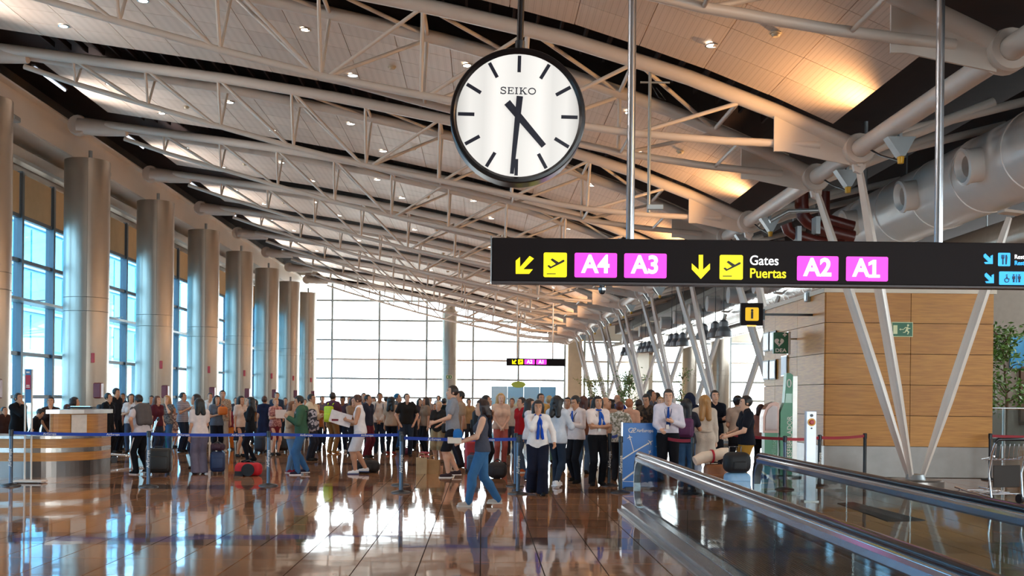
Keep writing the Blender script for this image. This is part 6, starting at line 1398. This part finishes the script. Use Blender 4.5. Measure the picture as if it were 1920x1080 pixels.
J = person(1143, 25.0, -30, 'woman with black wavy hair and peach top beside the blue polo', 'tee', '#D2A488', 'trousers', '#1E1E26', 'curly', '#15100F', 'b', head=747, sex='f', hl=.2)
J = person(1162, 21.4, 165, 'woman with short auburn hair and white floral blouse seen from behind', 'blouse', '#D8D2C8', 'trousers', '#1A1A20', 'short', '#5A2413', 'a', head=752, sex='f', tm=pattern('floral_pale', '#D9D3C9', '#8D8A78', 'noise', 22), arms=('chat', 'hip'))
J = person(1180, 22.8, 150, 'red-haired balding man in peach shirt with dark strap across his back', 'tee', '#D9A88E', 'trousers', '#3A332E', 'short', '#B06A44', 'a', head=747, build=1.12); shoulder_bag(J, '#1A1A22', 'dark strap bag on the man in peach shirt', 1, .95)
J = person(1198, 24.0, 170, 'person with dark brown hair seen from behind next to the peach shirt', 'tee', '#6E4A3C', 'trousers', '#26262E', 'short', '#2A1A12', 'b', head=748)
J = person(1213, 23.2, -30, 'man in black patterned t-shirt looking down behind the airline board', 'tee', '#2A2420', 'jeans', '#2F4C74', 'short', '#15100E', 'b', head=738, tm=pattern('dark_print_tee', '#1F1A18', '#4A3A2C', 'noise', 12), pitch=.35, arms=('phone', 'down'), shoes='#E0C8C0')
J = person(1221, 26.0, 60, 'tall man in grey plaid shirt at the back of the crowd', 'long', '#5C6070', 'trousers', '#22222A', 'short', '#17110F', 'b', head=730, tm=pattern('grey_plaid', '#5C6070', '#44475A', 'plaid', 24))
J = person(1232, 27.0, 120, 'dark-haired man facing away at the back beside the grey plaid shirt', 'tee', '#3A3E50', 'trousers', '#22222A', 'short', '#1A1210', 'b', head=735)
J = person(1239, 24.4, 0, 'short blond person looking out beside the big man in white shirt', 'tee', '#C8A48C', 'trousers', '#4A4048', 'short', '#A87C4C', 'd', head=743, sex='f')
# --- middle of the queue
J = person(676, 22.6, -88, 'man in sleeveless white top and white shorts reading a newspaper', 'tank', '#EFE6E4', 'shorts', '#D8D3D6', 'short', '#4A2A1C', 'b', head=739, arms=('phone', 'phone'), pitch=.45, build=1.28, shoes='#ECE6E4', shc='#3A4870', step=.2, lean=.05)
c = wpt(J, (-.02, -.42, 1.17)); t = thing('newspaper', 'open newspaper with a red picture held by the man in white', 'newspaper', c, -.25); MB().prism([(-.27, .02), (0, -.03), (.25, .03), (.25, .035), (0, -.022), (-.27, .026)], -.15, .15, lambda u, v, q: (u * .9, v + q * .6, q * .85 - u * .25)).build('pages', mat('newsprint', '#D9D2D4', .8, 0, .12, 14), t); MB().box((-.1, -.06, -.06), (.15, .012, .1)).build('red_picture', mat('news_red', '#7A2230', .7), t)
J = person(624, 30.5, 150, 'man in purple t-shirt and khaki trousers with lime drawstring bag on his back', 'tee', '#5A3040', 'trousers', '#8A6238', 'short', '#2A1A14', 'b', head=735, build=1.1, arms=('phone', 'down'), shoes='#C08A50'); backpack(J, '#C6D81E', 'lime yellow drawstring bag on the man in purple', (.3, .12, .46), 1.36)
J = person(643, 31.3, -10, 'man in dark plaid shirt looking down at his hands', 'long', '#4A3A44', 'trousers', '#1F2430', 'short', '#1A1210', 'c', head=742, arms=('phone', 'phone'), pitch=.3, shoes='#C8C0BC')
J = person(662, 29.6, 30, 'woman in tan top with crossed arms behind the newspaper', 'tee', '#9A7C62', 'trousers', '#20212A', 'long', '#3A2418', 'a', head=744, sex='f', arms=('crossed', 'crossed'), hl=.22)
J = person(690, 28.6, 60, 'dark-haired man behind the head of the man in white', 'tee', '#2C2C38', 'trousers', '#5E1E28', 'short', '#16100E', 'b', head=739)
J = person(682, 34.0, 10, 'distant man whose head shows above the man in white', 'tee', '#5E6470', 'trousers', '#22242C', 'short', '#1E1612', 'b', head=736)
J = person(712, 31.0, 0, 'man in white shirt with grey backpack straps and hands clasped in front', 'long', '#DCC8B8', 'jeans', '#262E3A', 'short', '#241812', 'c', head=736, arms=('front', 'front'), shoes='#2A3038'); backpack(J, '#6A6E78', 'grey backpack worn by the man in white shirt', (.28, .15, .4))
J = person(734, 30.4, 165, 'woman with long dark curly hair and tan top seen from behind', 'blouse', '#B59880', 'leggings', '#15151B', 'curly', '#17100E', 'b', head=743, sex='f', hl=.28, shoes='#8A3028')
J = person(745, 33.0, 75, 'person in a blue baseball cap behind the woman with curly hair', 'tee', '#4C5560', 'jeans', '#2F5A94', 'cap', '#2A6080', 'b', head=737)
J = person(763, 29.2, 8, 'man in black polo shirt and dark jeans with hands in pockets', 'polo', '#24211F', 'jeans', '#27313F', 'short', '#2A1C16', 'a', head=737, build=1.12, arms=('pocket', 'pocket'), yaw=15)
J = person(773, 33.0, 15, 'dark-haired person tucked behind the man in black polo', 'tee', '#1C1C24', 'trousers', '#17171D', 'short', '#14100E', 'b', head=752)
J = person(798, 30.6, -60, 'woman with long brown hair and taupe top turned sideways', 'blouse', '#8C725E', 'leggings', '#14141A', 'long', '#2A1810', 'b', head=744, sex='f', arms=('front', 'down'), shoes='#C86A78', hl=.28)
J = person(823, 26.8, -20, 'older woman with short blond hair, black top and khaki culottes', 'tee', '#2A2522', 'culottes', '#A38E6C', 'short', '#C9A070', 'a', head=752, sex='f', build=1.1, arms=('tray', 'tray'), shoes='#6A5242'); shoulder_bag(J, '#17161A', 'black handbag held by the older blond woman', 1, 1.0, y=-.12)
J = person(815, 33.5, 5, 'person in maroon top behind the older blond woman', 'tee', '#6A2C34', 'trousers', '#22222A', 'short', '#2A1A14', 'b', head=756)
J = person(776, 36.0, 5, 'distant dark-haired child near the man in black polo', 'tee', '#3C4450', 'trousers', '#22222A', 'short', '#17110E', 'b', head=761, hl=.2)
J = person(822, 55.0, -10, 'far-off woman in white top near the end glazing', 'tee', '#D8D0D0', 'trousers', '#2A2E3A', 'long', '#2A1A14', 'b', head=741, sex='f', hl=.25)
J = person(833, 34.0, 160, 'dark figure facing away just behind the tall man in grey', 'tee', '#1D2422', 'trousers', '#1C1E24', 'short', '#17110E', 'b', head=746)
# --- left of the middle
J = person(548, 22.7, 60, 'woman with long light brown hair in cream jacket leaning on her companion', 'jacket', '#BFA48C', 'jeans', '#6B8DB0', 'long', '#7A4A2A', 'a', head=752, sex='f', arms=('chat', 'chat'), pitch=.1, shoes='#8A1F38', shc='#E8DCD8', hl=.3)
J = person(566, 22.2, -75, 'man in green hooded top and blue jeans facing his companion', 'hood', '#3C5A44', 'jeans', '#3A628C', 'short', '#15100E', 'b', head=741, arms=('chat', 'chat'), pitch=.3, build=1.08, step=.2, shoes='#2C2436', shc='#E6DEE0', lean=.05)
backpack(J, '#3A3442', 'black and white floral backpack on the man in green', (.34, .2, .48), 1.42, m=pattern('floral_pack', '#2A2830', '#A89CA0', 'noise', 16))
J = person(584, 27.0, 70, 'man in cream hooded jacket behind the embracing couple', 'hood', '#D6C0A4', 'trousers', '#26262E', 'short', '#15100E', 'b', head=738, arms=('down', 'phone'))
J = person(596, 31.5, 20, 'person in orange top carrying gear behind the floral backpack', 'tee', '#9C5A30', 'trousers', '#22242C', 'short', '#17110E', 'b', head=756)
J = person(470, 26.0, -80, 'woman with curly black hair in black jacket and leggings by the red duffel', 'jacket', '#16161A', 'leggings', '#14141C', 'curly', '#15100E', 'b', head=744, sex='f', arms=('down', 'strap'), shoes='#16161A', hl=.24, step=.15)
J = person(452, 28.3, 50, 'woman with long dark hair in pale blouse behind the black jacket', 'blouse', '#D0B6A6', 'skirt', '#1E1E28', 'long', '#17100E', 'b', head=742, sex='f', hl=.34)
J = person(496, 30.5, 172, 'woman with short auburn hair in navy dress seen from behind', 'dress', '#1C2038', 'none', '#1C2038', 'short', '#4A2A1E', 'b', head=742, sex='f')
J = person(517, 29.2, 40, 'older lady with short fair hair and pink floral top reading papers', 'tee', '#C08A80', 'skirt', '#6A1D28', 'short', '#B0764A', 'a', head=746, sex='f', arms=('phone', 'phone'), tm=pattern('pink_floral', '#C79288', '#9A5E5C', 'noise', 20))
c = wpt(J, (0, -.4, 1.14)); t = thing('paper_sheets', 'white papers held by the older lady in pink floral top', 'papers', c, .3); MB().box((0, 0, 0), (.4, .015, .26), Matrix.Rotation(-.5, 3, 'X')).build('sheets', mat('paper_sheet', '#D8C6BE', .8), t); MB().box((0, .03, -.05), (.24, .012, .1), Matrix.Rotation(-.5, 3, 'X')).build('printed_block', mat('print_grey', '#9A8F92', .8), t)
J = person(519, 37.0, 15, 'distant man in dark jacket standing taller at the back near columns', 'jacket', '#2E3A4C', 'trousers', '#22242C', 'short', '#1A1310', 'b', head=735)
J = person(431, 32.0, 5, 'boy in dark red shirt near the tall man in plaid', 'tee', '#7A2630', 'trousers', '#C0661E', 'short', '#17110E', 'b', head=760)
J = person(417, 30.4, 20, 'tall man in beige checked shirt and beige trousers', 'tee', '#B4977E', 'trousers', '#A89484', 'short', '#15100E', 'b', head=731, tm=pattern('beige_check', '#B4977E', '#8E7460', 'plaid', 26), shoes='#C8B09C')
J = person(407, 28.6, 30, 'woman with long black hair and grey top holding an orange bag', 'tee', '#5E6470', 'trousers', '#17171F', 'long', '#120D0D', 'b', head=741, sex='f', arms=('phone', 'chat'), hl=.36); held(J, 1, lambda t: rounded((.26, .16, .22), .06).build('pouch', mat('bag_orange', '#D06A1E', .6), t, (0, 0, -.12)) and MB().path([(-.08, 0, .08), (0, 0, .16), (.08, 0, .08)], .01, 6).build('loop', mat('bag_orange', '#D06A1E'), t), 'orange_bag', 'orange bag held by the woman in grey top', 'bag')
J = person(394, 36.0, 10, 'distant man with glasses in white sleeveless top', 'tank', '#D8CCC4', 'trousers', '#2A2A32', 'short', '#1A1310', 'b', head=736)
J = person(375, 22.1, -150, 'woman with long black hair, loose white top and wide grey trousers', 'blouse', '#D9C9C4', 'wide', '#6E6676', 'long', '#0F0B0B', 'b', head=746, sex='f', arms=('tray', 'down'), pitch=.25, shoes='#2A2020', hl=.24, lean=.06)
J = person(368, 23.6, -85, 'man in pale t-shirt with hands behind his back beside the wide grey trousers', 'tee', '#B8A090', 'jeans', '#222A3C', 'short', '#1E1410', 'b', head=738, arms=('back', 'down'))
J = person(343, 30.4, 70, 'man in navy and white striped t-shirt gesturing to his neighbour', 'tee', '#2A3050', 'jeans', '#202838', 'short', '#15100E', 'b', head=735, build=1.1, arms=('chat', 'chat'), tm=pattern('navy_stripes', '#23283E', '#C8BEC4', 'stripe', 11))
J = person(326, 33.0, 60, 'child with black hair in a floral dress', 'dress', '#A08880', 'none', '#A08880', 'bob', '#120D0C', 'b', head=763, sex='f', tm=pattern('floral_dress', '#B09A90', '#6A4A4A', 'noise', 18), vox=.02)
J = person(313, 29.6, 0, 'woman with blond bob in patterned grey top facing the camera', 'tee', '#77706C', 'jeans', '#3A5678', 'bob', '#B5804A', 'a', head=741, sex='f', tm=pattern('grey_print', '#7A726C', '#4C4A50', 'noise', 20), arms=('front', 'mouth'))
J = person(295, 28.2, 60, 'woman with brown hair in dark red top beside the blond bob', 'tee', '#54202A', 'trousers', '#2A2E3C', 'long', '#5A3018', 'a', head=742, sex='f', hl=.22)
J = person(284, 32.5, -5, 'small face of a dark-haired man peeking beside the grey sweater', 'tee', '#4A3C3C', 'trousers', '#22242C', 'short', '#17110E', 'b', head=741)
J = person(266, 21.8, -120, 'man in white t-shirt with grey sweater over his shoulders pushing a trolley', 'tee', '#CBBFC0', 'trousers', '#141419', 'short', '#0F0C0B', 'b', head=739, build=1.12, arms=('push', 'hip'), pitch=.45, lean=.1, shoes='#1A1618', shc='#D8D0CC', step=.15); s, up = J['s'], J['up']
G = Vol([-.35, -.3, 1.0], [.35, .35, 1.65], .014, .05)
for sd in (-1, 1): G.cone(up((sd * .1, .09 * s, 1.42 * s)), up((sd * .12, .12 * s, 1.14 * s)), .085, .075); G.cone(up((0, .09 * s, 1.45 * s)), up((sd * .19, .0, 1.43 * s)), .075, .06)
G.cone(up((0, .12 * s, 1.4 * s)), up((0, .14 * s, 1.16 * s)), .09, .08); G.cone(up((-.08, .1, 1.5 * s)), up((.08, .1, 1.5 * s)), .06, .06); P, F = G.mesh(); np_mesh('draped_sweater', P, F, cloth('#5A5352'), J['root'])
for hp, kn, an, sd, fy in J['legs']: MB().path([hp + Vector((sd * .115, 0, -.1)), kn + Vector((sd * .085, 0, 0)), an + Vector((sd * .078, 0, .03))], .013, 4).build('trouser_stripe', cloth('#D8D0D0'), J['root'])
J = person(246, 29.5, 10, 'girl with dark hair in white t-shirt looking towards the camera', 'tee', '#D2C2BC', 'jeans', '#3A4254', 'long', '#150F0E', 'b', head=738, sex='f', arms=('phone', 'down'), hl=.2)
J = person(223, 31.2, 165, 'woman in dusty pink top and black trousers seen from behind near the desk', 'blouse', '#8C5F5C', 'trousers', '#101015', 'bun', '#15100E', 'b', head=743, sex='f', arms=('chat', 'chat'))
J = person(230, 33.0, 10, 'dark-haired man half hidden behind the dusty pink top', 'tee', '#2A2A36', 'trousers', '#1A1A22', 'short', '#120D0C', 'c', head=737)
J = person(217, 29.6, 70, 'tall dark-haired man leaning over others beyond the desk', 'tee', '#1E1C22', 'trousers', '#17171D', 'short', '#15100E', 'b', head=727, pitch=.2)
J = person(203, 27.6, 75, 'man in black t-shirt with dark rucksack beyond the desk', 'tee', '#15151A', 'trousers', '#15151A', 'short', '#120D0C', 'b', head=736); backpack(J, '#23252E', 'dark rucksack on the man beyond the desk')
# --- behind the check-in desk
J = person(34, 23.2, 70, 'man in dark clothes standing behind the check-in desk with a hand to his face', 'jacket', '#101014', 'trousers', '#0F0F13', 'short', '#0F0C0B', 'b', head=736, arms=('mouth', 'down'))
J = person(95, 23.0, 15, 'dark-haired woman in brown and navy top behind the check-in desk', 'tee', '#3A2A28', 'trousers', '#14141A', 'short', '#120D0E', 'b', head=743, sex='f', arms=('front', 'mouth'))
J = person(62, 22.6, 100, 'person bent forward with head down behind the check-in desk', 'tee', '#17151A', 'trousers', '#14141A', 'short', '#17100F', 'b', H=1.32, pitch=.6, lean=.2)
J = person(126, 23.8, 160, 'person with dark red hair whose head just shows over the counter', 'tee', '#3A2A28', 'trousers', '#1A1A20', 'short', '#3A1414', 'b', head=757)
J = person(140, 24.2, 110, 'person with dark curly hair and cream top behind the counter', 'tee', '#C2B08A', 'trousers', '#2A2A32', 'curly', '#1C1110', 'b', head=744, sex='f', hl=.08)
J = person(8, 24.5, 60, 'dim figure at the picture edge behind the check-in desk', 'jacket', '#3A2420', 'trousers', '#17171D', 'short', '#15100E', 'b', head=762)
# --- indistinct figures filling the back of the queue
for px, z, top_, fc_, tc_, bc_, hs_, hc_, sx_, lab in ((604, 36, 742, 20, '#6A5A60', '#22242C', 'short', '#1A1310', 'm', 'dim figure in mauve shirt beyond the lime drawstring bag'), (655, 38, 743, -20, '#7A6250', '#2A2A32', 'short', '#2A1C14', 'm', 'dim figure in brown shirt beyond the newspaper'), (700, 37, 744, 10, '#5A2A30', '#22242C', 'long', '#17110E', 'f', 'dim woman in wine-red top beyond the white shirt with straps'),
        (724, 40, 743, 160, '#8A7868', '#3A3E48', 'short', '#2A1C14', 'm', 'dim figure in sand top seen from behind beyond the curly-haired woman'), (787, 38, 747, 30, '#3A3038', '#1E2028', 'long', '#17110E', 'f', 'dim woman in plum top beyond the black polo shirt'), (806, 41, 745, -15, '#A88470', '#2A2E3A', 'short', '#1A1310', 'm', 'dim figure in peach top beyond the taupe blouse'),
        (879, 34, 747, 20, '#B08A60', '#2A2A30', 'short', '#2A1C14', 'm', 'dim figure in ochre top beyond the tan shirt'), (535, 38, 745, 10, '#5E4A48', '#22242C', 'short', '#17110E', 'm', 'dim figure in brown shirt beyond the reading lady'), (478, 36, 748, -10, '#7A4A28', '#2A2A32', 'long', '#17110E', 'f', 'dim woman in rust top beyond the curly black-haired woman'),
        (572, 40, 748, 0, '#4A4450', '#1E2028', 'short', '#17110E', 'm', 'dim figure in grey top beyond the couple'), (442, 38, 745, 20, '#3A3A44', '#22242C', 'short', '#1A1310', 'm', 'dim figure in dark top beyond the boy in red'), (960, 31, 746, -10, '#C8B4A0', '#3A3A44', 'short', '#3A2418', 'm', 'dim figure in cream shirt beside the red t-shirt'), (750, 43, 745, 0, '#4E3438', '#22242C', 'short', '#1A1310', 'm', 'dim figure in dark maroon beyond the blue cap')):
    person(px, z, fc_, lab, 'tee', tc_, 'trousers', bc_, hs_, hc_, 'b', head=top_, sex=sx_, hl=.25, vox=.027)
